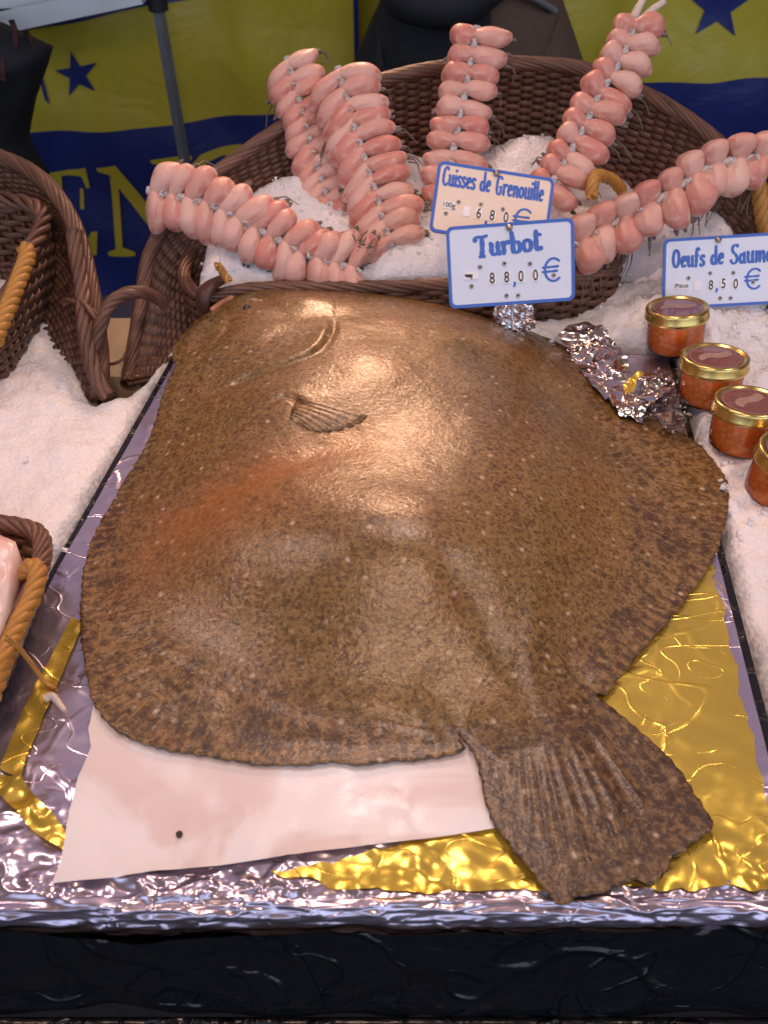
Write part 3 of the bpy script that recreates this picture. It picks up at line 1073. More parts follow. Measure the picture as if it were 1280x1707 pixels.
# leave out what lies under the box
keep = ~(inb & (db > 0.02))
Fk = [f for f in Fc if any(keep[i] for i in f)]
b = MB(); b.add(P3, Fk)
wgt = np.where(inb, 0, 1.0) * (np.abs(P[:, 0]) < .55) * (0.015 + 1.6 * right * (P[:, 1] > .5)) + 1e-9
st = chips(b, P, h, 1700, .0010, .0036, wgt, 3)
io = b.build('crushed_ice', M['ice']); flat_from(io, st)
tag(io, 'white crushed ice spread over the stall on both sides of the box', 'ice', kind='stuff')
ICEP, ICEH = P, h


def ice_z(x, y):
    return float(ICEH[np.argmin((ICEP[:, 0] - x) ** 2 + (ICEP[:, 1] - y) ** 2)])


# ------------------------------------------------------------------ baskets
def weave(mb_w, mb_s, S, nst, nrow, r, amp, closed=False, flat=0.55, phase=0, stake_r=None, k=4):
    """rods woven over and under stakes on the surface S(u, v)"""
    ns = nst * k
    u = np.linspace(0, 1, ns, endpoint=not closed)
    eps = 1e-3
    for j in range(nrow):
        v = np.full(ns, (j + 0.5) / nrow)
        p = S(u, v)
        du = S((u + eps) % 1.0 if closed else np.minimum(u + eps, 1), v) - S((u - eps) % 1.0 if closed else np.maximum(u - eps, 0), v)
        dv = S(u, np.minimum(v + eps, 1)) - S(u, np.maximum(v - eps, 0))
        nn = unit(np.cross(du, dv))
        off = amp * np.cos(PI * nst * u + PI * (j % 2) + phase)
        rr = r * (0.9 + 0.2 * random.random())
        mb_w.tube(p + nn * off[:, None], rr, 6, ref=nn, flat=flat, closed=closed)
    for i in range(nst + (0 if closed else 1)):
        v = np.linspace(0, 1, 9)
        uu = np.full(9, i / nst)
        mb_s.tube(S(uu, v), stake_r or r * 0.8, 6)


def rope(C, R, r, strands=4, pitch=0.03, closed=False, n=None, taper=False):
    """twisted strands along C"""
    mb = MB()
    C = np.asarray(C)
    L = np.sum(np.linalg.norm(np.diff(C, axis=0), axis=1))
    n = n or int(L / pitch * 14)
    P = spl(C, n, closed)
    T = unit(np.gradient(P, axis=0))
    a = np.array((0.13, 0.21, 0.97))
    Nn = unit(a - T * (T @ a)[:, None])
    B = np.cross(T, Nn)
    s = np.linspace(0, L / pitch * 2 * PI, n)
    for q in range(strands):
        th = s + q * 2 * PI / strands
        rad = R * (1 + 0.06 * np.sin(s * 0.23 + q))
        mb.tube(P + (Nn * np.cos(th)[:, None] + B * np.sin(th)[:, None]) * rad * (0.62 if not hasattr(rad, 'shape') else 0.62) if not hasattr(rad, 'shape')
                else P + (Nn * np.cos(th)[:, None] + B * np.sin(th)[:, None]) * (rad * 0.62)[:, None], r * (0.92 + 0.16 * random.random()), 7)
    return mb


def lid_surface(rim, center, shrink, zk, bulge):
    """concave shell from a rim curve down to a smaller base curve"""
    R = spl(rim, 200)
    base = center + (R - center) * np.array((shrink, shrink, 0)) 
    base[:, 2] = R[:, 2] * zk - 0.01
    outv = unit((R - center) * np.array((1, 1, 0)))
    t = np.linspace(0, 1, 200)

    def S(u, v):
        a_ = np.stack([np.interp(u, t, R[:, k]) for k in range(3)], 1)
        b_ = np.stack([np.interp(u, t, base[:, k]) for k in range(3)], 1)
        o_ = np.stack([np.interp(u, t, outv[:, k]) for k in range(3)], 1)
        return a_ * (1 - v)[:, None] + b_ * v[:, None] + o_ * (np.sin(PI * v) * bulge)[:, None]
    return S, R


def tray_surface(rim, shrink, zb, bulge=0.006):
    R = spl(rim, 240, closed=True)
    c = R.mean(0)
    base = c + (R - c) * shrink
    base[:, 2] = zb
    outv = unit((R - c) * np.array((1, 1, 0)))
    t = np.arange(241) / 240.0
    Rc, bc, oc = (np.vstack((q, q[:1])) for q in (R, base, outv))

    def S(u, v):
        a_ = np.stack([np.interp(u, t, Rc[:, k]) for k in range(3)], 1)
        b_ = np.stack([np.interp(u, t, bc[:, k]) for k in range(3)], 1)
        o_ = np.stack([np.interp(u, t, oc[:, k]) for k in range(3)], 1)
        return a_ * (1 - v)[:, None] + b_ * v[:, None] + o_ * (np.sin(PI * v) * bulge)[:, None]
    return S, R


def basket_part(root, name, S, R, nst, nrow, r, amp, closed, rim_R, pitch, rim_strands=4, phase=0):
    w, s = MB(), MB()
    weave(w, s, S, nst, nrow, r, amp, closed, phase=phase)
    w.v.extend(s.v); off = w.n
    w.f.extend([tuple(i + off for i in f) for f in s.f]); w.n += s.n
    # a lining behind the rods so that no light leaks between them
    o = w.build(name, M['wicker'], root)
    rp = rope(np.vstack((R, R[:2])) if closed else R, rim_R, rim_R * 0.40, rim_strands, pitch)
    rp.build('rim', M['wicker_rim'], o if False else root)
    return o


# middle basket
bas = thing('basket', 'wide brown wicker basket with a high curved back, filled with ice and frog legs', 'basket', (0.05, 0.88, -0.02))
rim = [at_y(*q) for q in [(214, 640, .755), (222, 590, .79), (236, 500, .83), (252, 420, .865), (292, 350, .90), (350, 297, .935), (440, 232, .975), (540, 168, 1.0), (640, 132, 1.02), (740, 112, 1.035), (840, 106, 1.04),
                               (960, 113, 1.03), (1060, 150, 1.0), (1130, 188, .975), (1190, 232, .945), (1245, 290, .915), (1300, 360, .88), (1340, 440, .84), (1350, 520, .80)]]
S, R = lid_surface(rim, np.array((0.09, 0.83, 0)), 0.74, 0.30, 0.02)
basket_part(bas, 'back_shell', S, R, 76, 40, 0.0035, 0.0030, False, 0.0075, 0.16, 10)
trim = [at_z(340, 494, .050), at_z(420, 481, .050), at_z(540, 479, .050), at_z(650, 478, .050), at_z(740, 474, .050), at_z(850, 470, .050), at_z(950, 462, .052), at_z(1005, 450, .054), at_z(1034, 428, .058),
        np.array((0.245, 0.945, 0.062)), np.array((0.19, 0.98, 0.064)), np.array((0.02, 0.985, 0.064)), np.array((-0.13, 0.965, 0.062)), np.array((-0.190, 0.91, 0.058)), np.array((-0.200, 0.845, 0.053))]
S2, R2 = tray_surface(trim, 0.93, -0.022)
basket_part(bas, 'tray_wall', S2, R2, 58, 15, 0.0037, 0.0030, True, 0.0066, 0.13, 7)
# leather corner patch on the left front of the rim
q0 = at_z(352, 488, .078)
b = MB(); b.tube(spl([at_z(378, 462, .062), at_z(352, 476, .063), at_z(338, 495, .057), at_z(342, 518, .040), at_z(356, 524, .030)], 20), np.linspace(0.007, 0.010, 20), 10, flat=0.5)
pch = b.build('leather_patch', M['leather'], bas)
for qx, qy in ((367, 467), (355, 484)):
    b = MB(); c0 = at_z(qx, qy, .069); b.lathe([(0.0, 0.0022), (0.0016, 0.0014), (0.0022, -0.002)], 10, c0)
    o = b.build('nail', M['wire'], pch)
b = rope([at_z(362, 440, .085), at_z(372, 455, .075), at_z(382, 470, .067)], 0.003, 0.002, 3, 0.02, n=20)
b.build('straw_tie', M['cane'], bas)
# handle loops
b = rope([at_y(278, 508, .80), at_y(262, 496, .79), at_y(235, 487, .775), at_y(205, 492, .765), at_y(180, 512, .755), at_y(168, 545, .75), at_y(160, 580, .745)], 0.0052, 0.0034, 5, 0.06)
b.build('handle', M['wicker_rim'], bas)
b = rope([at_y(985, 330, .86), at_y(988, 305, .87), at_y(996, 292, .885), at_y(1020, 300, .90), at_y(1036, 318, .905)], 0.0052, 0.0034, 4, 0.03)
b.build('cane_handle', M['cane'], bas)
b = rope([at_y(1262, 300, .895), at_y(1268, 340, .885), at_y(1276, 385, .875), at_y(1300, 440, .86)], 0.0065, 0.0044, 4, 0.04)
b.build('cane_handle', M['cane'], bas)

# ice heaped in it
domb = fine(np.array([tuple(p[:2]) for p in [at_z(360, 462, .055), at_z(430, 463, .055), at_z(540, 462, .055), at_z(650, 460, .055), at_z(740, 456, .055), at_z(850, 452, .055), at_z(940, 446, .055), at_z(1000, 432, .055)]] +
             [(0.28, 0.87), (0.36, 0.89), (0.37, 0.93), (0.26, 0.985), (0.10, 1.005), (-0.03, 0.99), (-0.12, 0.955), (-0.175, 0.90), (-0.185, 0.83)]), 0.006)
P, Fc, n = patch(domb, 0.0055, 8)
h = 0.049 + 0.024 * np.clip((P[:, 1] - 0.825) / 0.05, 0, 1) + np.clip(P[:, 1] - 0.82, 0, 1) * 0.12 + clump(P, 14.0) * 1.3
for gx, gy, gr, ga in ((0.16, 0.985, 0.075, 0.052), (-0.11, 0.94, 0.05, 0.026), (0.02, 1.0, 0.06, 0.03)):
    h += ga * np.exp(-((P[:, 0] - gx) / gr) ** 2 - ((P[:, 1] - gy) / gr) ** 2)
dd, _ = dist_poly(domb, P)
h -= 0.010 * np.exp(-dd / 0.012)
c0 = at_z(690, 440, .070)[:2]
h += 0.012 * np.exp(-((P[:, 0] - c0[0]) / 0.045) ** 2 - ((P[:, 1] - c0[1]) / 0.03) ** 2)
V, FF = close_under(np.concatenate((P, h[:, None]), 1), Fc, 0.030)
b = MB(); b.add(V, FF)
st = chips(b, P, h, 450, .0010, .0026, np.ones(len(P)), 4)
io = b.build('basket_ice', M['ice'], recalc=True); flat_from(io, st)
tag(io, 'crushed ice heaped in the middle basket around the frog legs', 'ice', kind='stuff')
BICEP, BICEH = P, h

# left basket
bas = thing('basket', 'brown wicker basket at the left edge with a yellow cane handle and rope rim', 'basket', (-0.5, 0.78, -0.02))
rim = [at_y(*q) for q in [(166, 668, .715), (168, 600, .75), (156, 500, .80), (140, 425, .85), (112, 352, .895), (64, 294, .94), (0, 263, .975), (-90, 245, 1.0), (-200, 250, 1.0), (-320, 320, .96), (-420, 430, .90), (-480, 560, .82)]]
S, R = lid_surface(rim, np.array((-0.62, 0.80, 0)), 0.78, 0.25, 0.015)
basket_part(bas, 'back_shell', S, R, 62, 38, 0.0035, 0.0030, False, 0.0088, 0.16, 10)
b = rope([at_y(124, 385, .84), at_y(128, 420, .825), at_y(136, 470, .80), at_y(142, 530, .765), at_y(150, 590, .735), at_y(166, 640, .715), at_y(182, 662, .708)], 0.0066, 0.0042, 5, 0.085)
b.build('rope_edge', M['wicker_rim'], bas)
b = rope([at_y(106, 505, .79), at_y(118, 500, .785), at_y(142, 508, .77), at_y(166, 532, .755)], 0.0024, 0.0020, 2, 0.06)
b.build('loose_end', M['wicker_rim'], bas)
trim = [np.array(q) for q in [(-0.352, 0.70, .060), (-0.345, 0.76, .070), (-0.340, 0.83, .086), (-0.345, 0.89, .098), (-0.40, 0.915, .102), (-0.55, 0.92, .10), (-0.70, 0.91, .10), (-0.74, 0.84, .09), (-0.74, 0.72, .07), (-0.70, 0.63, .06), (-0.55, 0.61, .055), (-0.40, 0.63, .055)]]
S2, R2 = tray_surface(trim, 0.96, -0.012, 0.003)
basket_part(bas, 'tray_wall', S2, R2, 76, 17, 0.0037, 0.0030, True, 0.0085, 0.075, 4)
b = rope([at_y(42, 412, .80), at_y(46, 427, .79), at_y(36, 457, .765), at_y(22, 492, .74), at_y(8, 527, .715), at_y(-10, 572, .685)], 0.0062, 0.0042, 4, 0.04)
b.build('cane_handle', M['cane'], bas)

# small basket with a piece of fish at the lower left
bas = thing('fish_basket', 'small dark wicker basket with a yellow cane handle beside the foil, holding pale fish', 'basket', (-0.33, 0.375, 0.0))
trim = [np.array((x, y, .034)) for x, y in [(-0.232, 0.33), (-0.229, 0.40), (-0.233, 0.455), (-0.252, 0.478), (-0.31, 0.484), (-0.42, 0.48), (-0.46, 0.45), (-0.465, 0.38), (-0.45, 0.31), (-0.36, 0.292), (-0.26, 0.296)]]
S2, R2 = tray_surface(trim, 0.90, 0.004, 0.001)
basket_part(bas, 'tray_wall', S2, R2, 56, 7, 0.0035, 0.0028, True, 0.0070, 0.07, 7)
b = rope([at_z(42, 956, .040), at_z(52, 944, .048), at_z(64, 954, .048), at_z(56, 990, .046), at_z(36, 1030, .044), at_z(18, 1070, .042), at_z(2, 1115, .040), at_z(-20, 1170, .038)], 0.0046, 0.0034, 4, 0.035)
b.build('cane_handle', M['cane'], bas)
b = MB(); b.tube(spl([at_z(8, 1062, .060), at_z(30, 1078, .045), at_z(55, 1110, .02), at_z(76, 1138, .006), at_z(95, 1150, .004)], 24), np.linspace(0.0018, 0.0013, 24), 8)
b.build('loose_cane', M['cane'], bas)
b = MB()
P, Fc, n = patch(fine(np.array([(-0.246, 0.33), (-0.242, 0.40), (-0.246, 0.448), (-0.268, 0.464), (-0.36, 0.466), (-0.44, 0.44), (-0.445, 0.34), (-0.36, 0.31), (-0.27, 0.315)]), 0.006), 0.006)
h = 0.034 + fbm(P, 14, 3, 3.0) * 0.012 + 0.012 * np.sin(P[:, 1] * 60 + P[:, 0] * 25)
V, FF = close_under(np.concatenate((P, h[:, None]), 1), Fc, 0.008)
b.add(V, FF)
tag(b.build('fish_fillet', M['fish_flesh'], recalc=True), 'pink and white fish fillet lying in the small dark basket', 'fish fillet')
b = MB(); b.tube(spl([at_z(76, 1164, .005), at_z(88, 1160, .006), at_z(98, 1172, .005), at_z(110, 1186, .004)], 14), np.linspace(0.0028, 0.0014, 14), 8)
tag(b.build('cane_scrap', M['bone']), 'short pale cane scrap lying on the silver foil by the yellow reflection strip', 'scrap')
b = MB(); b.box(tuple(at_z(196, 598, -.03)), (0.075, 0.12, 0.03)); 
tag(b.build('wooden_block', M['pale_wood'], smooth=False), 'pale wooden block between the left and middle baskets', 'block')
b = MB(); b.tube(spl([at_z(176, 607, .0), at_z(192, 606, .003), at_z(206, 598, .006), at_z(211, 586, .010)], 12), 0.0016, 7)
tag(b.build('twig', M['wicker_rim']), 'bent brown wicker twig lying on the pale wooden block', 'twig')

# ------------------------------------------------------------------ frog legs
def thigh_mesh(seed):
    """one skinned thigh: a full belly near the outer end, a second muscle beside it, a cut end"""
    r = random.Random(seed)
    nu, nv = 22, 26
    G = np.zeros((nu, nv, 3))
    th0 = r.uniform(0.9, 2.2)
    lobe = r.uniform(0.72, 0.9)
    bend = r.uniform(-0.07, 0.09)
    peak = r.uniform(0.52, 0.66)
    for i in range(nu):
        t = i / (nu - 1)
        w = t ** (math.log(0.5) / math.log(peak))
        pr = math.sin(PI * min(1, max(0, w))) ** 0.42 if 0 < t < 1 else 0.0
        for j in range(nv):
            th = 2 * PI * j / nv
            x_, y_ = math.cos(th), math.sin(th)
            # two muscles side by side: union of two circles
            a1 = 1.0
            d0 = 0.30 * math.sin(PI * t)
            cx1, cy1 = d0 * math.cos(th0), d0 * math.sin(th0)
            def hit(cx_, cy_, rad):
                bq = x_ * cx_ + y_ * cy_
                q = bq * bq - (cx_ * cx_ + cy_ * cy_ - rad * rad)
                return bq + math.sqrt(q) if q > 0 else 0.0
            k = max(hit(cx1, cy1, 0.80), hit(-cx1 * 1.1, -cy1 * 1.1, 0.80 * lobe), 0.3)
            k = k * (1 + 0.03 * math.sin(3 * th + seed) + 0.03 * math.sin(t * 9 + th + seed * 2))
            G[i, j] = (t, x_ * pr * k * 0.5 + bend * math.sin(PI * t), y_ * pr * k * 0.5)
    b = MB(); b.sheet(G, closed_v=True)
    me = bpy.data.meshes.new('thigh')
    me.from_pydata(np.vstack(b.v).tolist(), [], b.f)
    me.polygons.foreach_set('use_smooth', [True] * len(me.polygons))
    me.materials.append(M['flesh'])
    return me


THIGHS = [thigh_mesh(s) for s in range(9)]
CAMP = np.array((0.0, 0.0, 0.45))


def leg_string(label, pts, rows, half, slants, sizes, wmul=1.22, tipside=1, end_legs=(), tipn=0.5):
    """pts: (px, py, Y) from the foot to the top; half: half width in metres of each side; slants: outer end of the left/right thigh along the string"""
    C = np.array([at_y(*q) for q in pts])
    t = thing('frog_leg_string', label, 'frog legs', tuple(C[0]), 'strings of frog legs on the ice')
    Q = spl(C, rows * 2 + 1)
    L = np.sum(np.linalg.norm(np.diff(Q, axis=0), axis=1))
    sp = L / rows
    inv = t.matrix_basis.inverted()
    T = unit(np.gradient(Q, axis=0))
    ties = MB()
    for i in range(rows):
        k = 2 * i + 1
        c, tg = Q[k], T[k]
        nn = unit((CAMP - c) - tg * np.dot(CAMP - c, tg))
        sd = np.cross(tg, nn)
        for side in (-1, 1):
            q = 0 if side < 0 else 1
            sl = slants[q] + random.uniform(-0.16, 0.16)
            ln = half[q] * sizes[q] * random.uniform(0.88, 1.10)
            ax = unit(sd * side * math.cos(sl) + tg * math.sin(sl) - nn * 0.30)
            up = unit(nn - ax * np.dot(nn, ax))
            bb = np.cross(up, ax)
            W = sp * wmul * random.uniform(0.88, 1.12)
            Mx = Matrix.Identity(4)
            for a_ in range(3):
                Mx[a_][0] = ax[a_] * ln
                Mx[a_][1] = bb[a_] * W * (1 if side > 0 else -1)
                Mx[a_][2] = up[a_] * W * 0.95 * (1 if side > 0 else 1)
                Mx[a_][3] = (c - ax * ln * 0.10 + nn * 0.003)[a_]
            o = bpy.data.objects.new('thigh', THIGHS[random.randrange(9)])
            COL.objects.link(o)
            o.parent = t
            o.matrix_basis = inv @ Mx
            # grey tendon tip and thin toes
            if random.random() < (0.8 if side == tipside else 0.15):
                tips = MB()
                e = c + ax * ln * 0.88
                for _ in range(2):
                    j = (random.uniform(-1, 1) * bb + random.uniform(-.4, .4) * up) * W * 0.22
                    tips.tube(np.array([e + j * .6 - ax * .004, e + j, e + j + ax * 0.0045]), np.array((0.0024, 0.0026, 0.0012)), 6)
                if random.random() < tipn:
                    for _ in range(random.choice((1, 2, 3))):
                        d = unit(ax * 0.7 + np.array((random.uniform(-.5, .5), random.uniform(-.2, .2), -0.9)))
                        l = random.uniform(0.010, 0.024)
                        s0 = e + bb * random.uniform(-1, 1) * W * 0.2
                        tips.tube(np.array([s0, s0 + ax * l * .4 + d * l * .2, s0 + ax * .3 * l + d * l]), np.array((0.0009, 0.0007, 0.0004)), 5)
                im = np.array(Mx.inverted())
                tips.v = [q_ @ im[:3, :3].T + im[:3, 3] for q_ in tips.v]
                tp = tips.build('toes', M['claw'])
                tp.parent = o
        kk = Q[2 * i] + nn * (sp * 0.52)
        for _ in range(3):
            v = unit(np.array([random.gauss(0, 1) for _ in range(3)])) * 0.0028
            ties.tube(np.array([kk - v, kk + v * .3 + nn * 0.0015, kk + v]), np.array((0.0007, 0.0013, 0.0007)), 6)
    cord = MB(); cord.tube(Q, 0.0042, 8); cord.build('cord', M['sinew'], t)
    ties.build('knots', M['sinew'], t)
    for (px, py, Y, px2, py2, Y2, r0, r1) in end_legs:
        bq = MB(); bq.tube(spl([at_y(px, py, Y), (at_y(px, py, Y) + at_y(px2, py2, Y2)) / 2 + np.array((0, 0, .002)), at_y(px2, py2, Y2)], 10), np.linspace(r0, r1, 10), 8)
        bq.build('shank', M['bone'], t)
    return t


leg_string('narrow frog leg string leaning second from the left, partly behind the wide one', [(556, 366, .915), (530, 280, .95), (508, 200, .98), (478, 95, 1.01)], 12, (.033, .033), (-.62, .12), (1.14, 1.14), 1.62)
leg_string('widest frog leg string, leaning in the middle left in front of the narrow one', [(652, 412, .86), (625, 320, .90), (598, 235, .935), (563, 112, .98)], 12, (.042, .042), (-.60, -.14), (1.14, 1.14), 1.62)
leg_string('upright frog leg string standing behind the cream price sign', [(742, 330, .905), (757, 240, .94), (775, 150, .97), (795, 44, 1.0)], 10, (.028, .037), (-.28, .06), (1.14, 1.12), 1.5)
leg_string('tall frog leg string bent to the right with bare shanks at its top', [(905, 326, .875), (955, 245, .90), (1000, 155, .93), (1040, 88, .95), (1058, 30, .97)], 11, (.022, .034), (.10, .10), (1.1, 1.16), 1.5, 1,
           [(1062, 40, .97, 1108, 2, .975, .0045, .003), (1052, 38, .97, 1074, -4, .98, .005, .003), (1060, 46, .965, 1066, 76, .96, .004, .002)], 0.9)
leg_string('frog leg string stretched to the right edge above the salmon roe sign', [(955, 408, .845), (1030, 368, .855), (1110, 325, .855), (1190, 275, .87), (1290, 258, .88)], 9, (.023, .034), (.05, -.30), (1.12, 1.18), 1.5, 1, (), 0.9)
leg_string('plump frog leg string lying at the left over the basket rim', [(598, 450, .835), (520, 427, .84), (430, 382, .85), (350, 341, .86), (246, 317, .87)], 13, (.037, .037), (-.20, -.52), (1.14, 1.16), 1.66, 1, (), 0.12)
# rosemary-like sprig of dark toes at the foot of the left string
b = MB()
for _ in range(26):
    p0 = at_y(600 + random.uniform(-9, 14), 428 + random.uniform(-30, 22), .838)
    d = np.array((random.uniform(-.6, .9), random.uniform(-.4, .1), random.uniform(-.2, 1.0))) * 0.010
    b.tube(np.array([p0, p0 + d * .6 + np.array((0, 0, .001)), p0 + d * 1.1]), np.array((0.0009, 0.0008, 0.0004)), 5)
tag(b.build('herb_sprig', M['claw']), 'dark spiky sprig sticking up between two strings of frog legs', 'sprig')

# ------------------------------------------------------------------ price signs
# letters drawn as brush strokes in a box one unit high (baseline 0, small letters 0.62 high); each: width, strokes
def arc_(cx_, cy_, rx, ry, a0, a1, n=14):
    return [(cx_ + rx * math.cos(math.radians(a0 + (a1 - a0) * i / (n - 1))), cy_ + ry * math.sin(math.radians(a0 + (a1 - a0) * i / (n - 1)))) for i in range(n)]


GLYPH = {
    'T': (.62, [[(.02, .80), (.06, .93), (.20, .96), (.42, .95), (.56, .99)], [(.32, .94), (.33, .6), (.31, .25), (.27, .02)], [(.18, .0), (.30, .05), (.40, .0)]]),
    'u': (.50, [[(.05, .60), (.10, .5), (.09, .25), (.14, .08), (.26, .05), (.36, .14)], [(.38, .60), (.38, .3), (.40, .1), (.46, .03)]]),
    'r': (.42, [[(.04, .56), (.11, .58), (.12, .3), (.11, .04)], [(.12, .40), (.20, .55), (.30, .60), (.38, .52)]]),
    'b': (.48, [[(.06, 1.0), (.09, .7), (.09, .3), (.10, .06)], arc_(.24, .29, .17, .25, 150, -150)]),
    'o': (.48, [arc_(.23, .31, .17, .26, 90, 450, 22)]),
    't': (.40, [[(.14, .95), (.13, .6), (.13, .25), (.17, .08), (.28, .06), (.34, .14)], [(.13, .76), (.24, .78), (.34, .76)]]),
    'C': (.52, [[(.46, .84), (.38, .97), (.24, .96), (.12, .80), (.08, .5), (.11, .2), (.24, .04), (.38, .06), (.46, .16)]]),
    'i': (.22, [[(.10, .60), (.11, .3), (.12, .05)], [(.10, .82), (.13, .88)]]),
    's': (.38, [[(.32, .52), (.24, .60), (.12, .56), (.08, .45), (.16, .35), (.27, .27), (.30, .16), (.22, .05), (.10, .05), (.04, .13)]]),
    'e': (.44, [[(.09, .30), (.20, .34), (.34, .38), (.34, .52), (.24, .60), (.13, .52), (.08, .32), (.12, .13), (.23, .04), (.36, .12)]]),
    'd': (.50, [arc_(.22, .28, .15, .24, 40, 330), [(.36, 1.0), (.37, .6), (.38, .25), (.42, .04)]]),
    'G': (.58, [[(.48, .84), (.38, .96), (.24, .95), (.11, .78), (.08, .48), (.12, .18), (.26, .03), (.42, .08), (.46, .25), (.46, .42)], [(.30, .43), (.52, .45)]]),
    'n': (.50, [[(.05, .57), (.11, .58), (.12, .3), (.11, .04)], [(.12, .38), (.20, .56), (.32, .58), (.38, .42), (.38, .2), (.43, .04)]]),
    'l': (.22, [[(.09, 1.0), (.09, .6), (.10, .25), (.15, .05)]]),
    'O': (.60, [arc_(.28, .50, .21, .46, 90, 450, 26)]),
    'f': (.38, [[(.34, .90), (.27, 1.0), (.17, .94), (.15, .7), (.15, .3), (.13, .02)], [(.04, .58), (.30, .60)]]),
    'S': (.54, [[(.46, .88), (.40, .97), (.24, .96), (.12, .82), (.16, .64), (.32, .50), (.44, .34), (.42, .14), (.28, .03), (.12, .08), (.05, .20)]]),
    'a': (.48, [arc_(.21, .27, .14, .23, 30, 330), [(.35, .56), (.35, .3), (.36, .12), (.43, .03)]]),
    'm': (.72, [[(.05, .57), (.11, .58), (.12, .3), (.11, .04)], [(.12, .38), (.20, .56), (.30, .57), (.34, .42), (.34, .06)], [(.34, .38), (.43, .56), (.54, .57), (.59, .4), (.59, .2), (.64, .04)]]),
    ' ': (.30, []),
    ',': (.2, [[(.10, .12), (.13, .0), (.06, -.14)]]),
    'x': (.44, [[(.05, .58), (.20, .3), (.38, .04)], [(.38, .56), (.2, .3), (.05, .04)]]),
    'q': (.44, [arc_(.2, .33, .14, .24, 60, 330), [(.34, .6), (.34, .1), (.34, -.3)]]),
    '(': (.50, [[(.06, .62), (.10, .25), (.25, .08), (.42, .15), (.42, .35), (.30, .45)]]),
    '€': (.80, [arc_(.46, .45, .36, .46, 48, 312, 26), [(.0, .56), (.3, .565), (.66, .58)], [(.0, .38), (.3, .385), (.62, .40)]]),
}


def strokes_mesh(mb, text, height, pen, x0, y0, z, xs=1.0, gap=0.02, thin=0.55, rot=0.0):
    """write text; returns its width"""
    x = 0.0
    lift = 0.0
    ca, sa = math.cos(rot), math.sin(rot)
    for ch in text:
        w, sts = GLYPH[ch]
        for st in sts:
            C = spl([(px * xs * height + x, py * height, 0) for px, py in st], max(8, len(st) * 4))
            T = unit(np.gradient(C, axis=0))
            hw = pen * (thin + (1 - thin) * np.abs(T[:, 1])) * (1 + 0.10 * np.sin(np.arange(len(C)) * 0.9 + len(C)))
            # round the ends of the stroke
            C = np.vstack((C[0] - T[0] * hw[0] * .7, C, C[-1] + T[-1] * hw[-1] * .7))
            T = np.vstack((T[0], T, T[-1]))
            hw = np.concatenate(([hw[0] * .45], hw, [hw[-1] * .45]))
            Nn = np.stack((-T[:, 1], T[:, 0], T[:, 2] * 0), 1)
            lift += 0.000012
            A, B = C + Nn * hw[:, None], C - Nn * hw[:, None]
            q = np.stack((A, B), 1).reshape(-1, 3)
            X, Y = q[:, 0].copy(), q[:, 1].copy()
            q[:, 0] = x0 + X * ca - Y * sa
            q[:, 1] = y0 + X * sa + Y * ca
            q[:, 2] = z + lift
            mb.add(q, [(2 * i, 2 * i + 1, 2 * i + 3, 2 * i + 2) for i in range(len(C) - 1)])
        x += (w * xs + gap) * height
    return x


def font_text(body, size, mat, name, parent, x, y, z, rot=0.0, sx=1.0, off=0.0):
    cu = bpy.data.curves.new(name, 'FONT')
    cu.body = body; cu.size = size; cu.align_x = 'CENTER'; cu.align_y = 'CENTER'; cu.offset = off
    o = bpy.data.objects.new(name, cu); COL.objects.link(o)
    bpy.context.view_layer.update()
    me = bpy.data.meshes.new_from_object(o.evaluated_get(bpy.context.evaluated_depsgraph_get()))
    bpy.data.objects.remove(o); bpy.data.curves.remove(cu)
    me.materials.clear(); me.materials.append(mat)
    o = bpy.data.objects.new(name, me); COL.objects.link(o)
    o.parent = parent; o.location = (x, y, z); o.rotation_euler = (0, 0, rot); o.scale = (sx, 1, 1)
    return o


def rrect(w, h, r, n=7):
    out = []
    for cx_, cy_, a0 in ((w / 2 - r, h / 2 - r, 0), (-w / 2 + r, h / 2 - r, 90), (-w / 2 + r, -h / 2 + r, 180), (w / 2 - r, -h / 2 + r, 270)):
        for i in range(n):
            a_ = math.radians(a0 + 90 * i / (n - 1))
            out.append((cx_ + r * math.cos(a_), cy_ + r * math.sin(a_)))
    return out


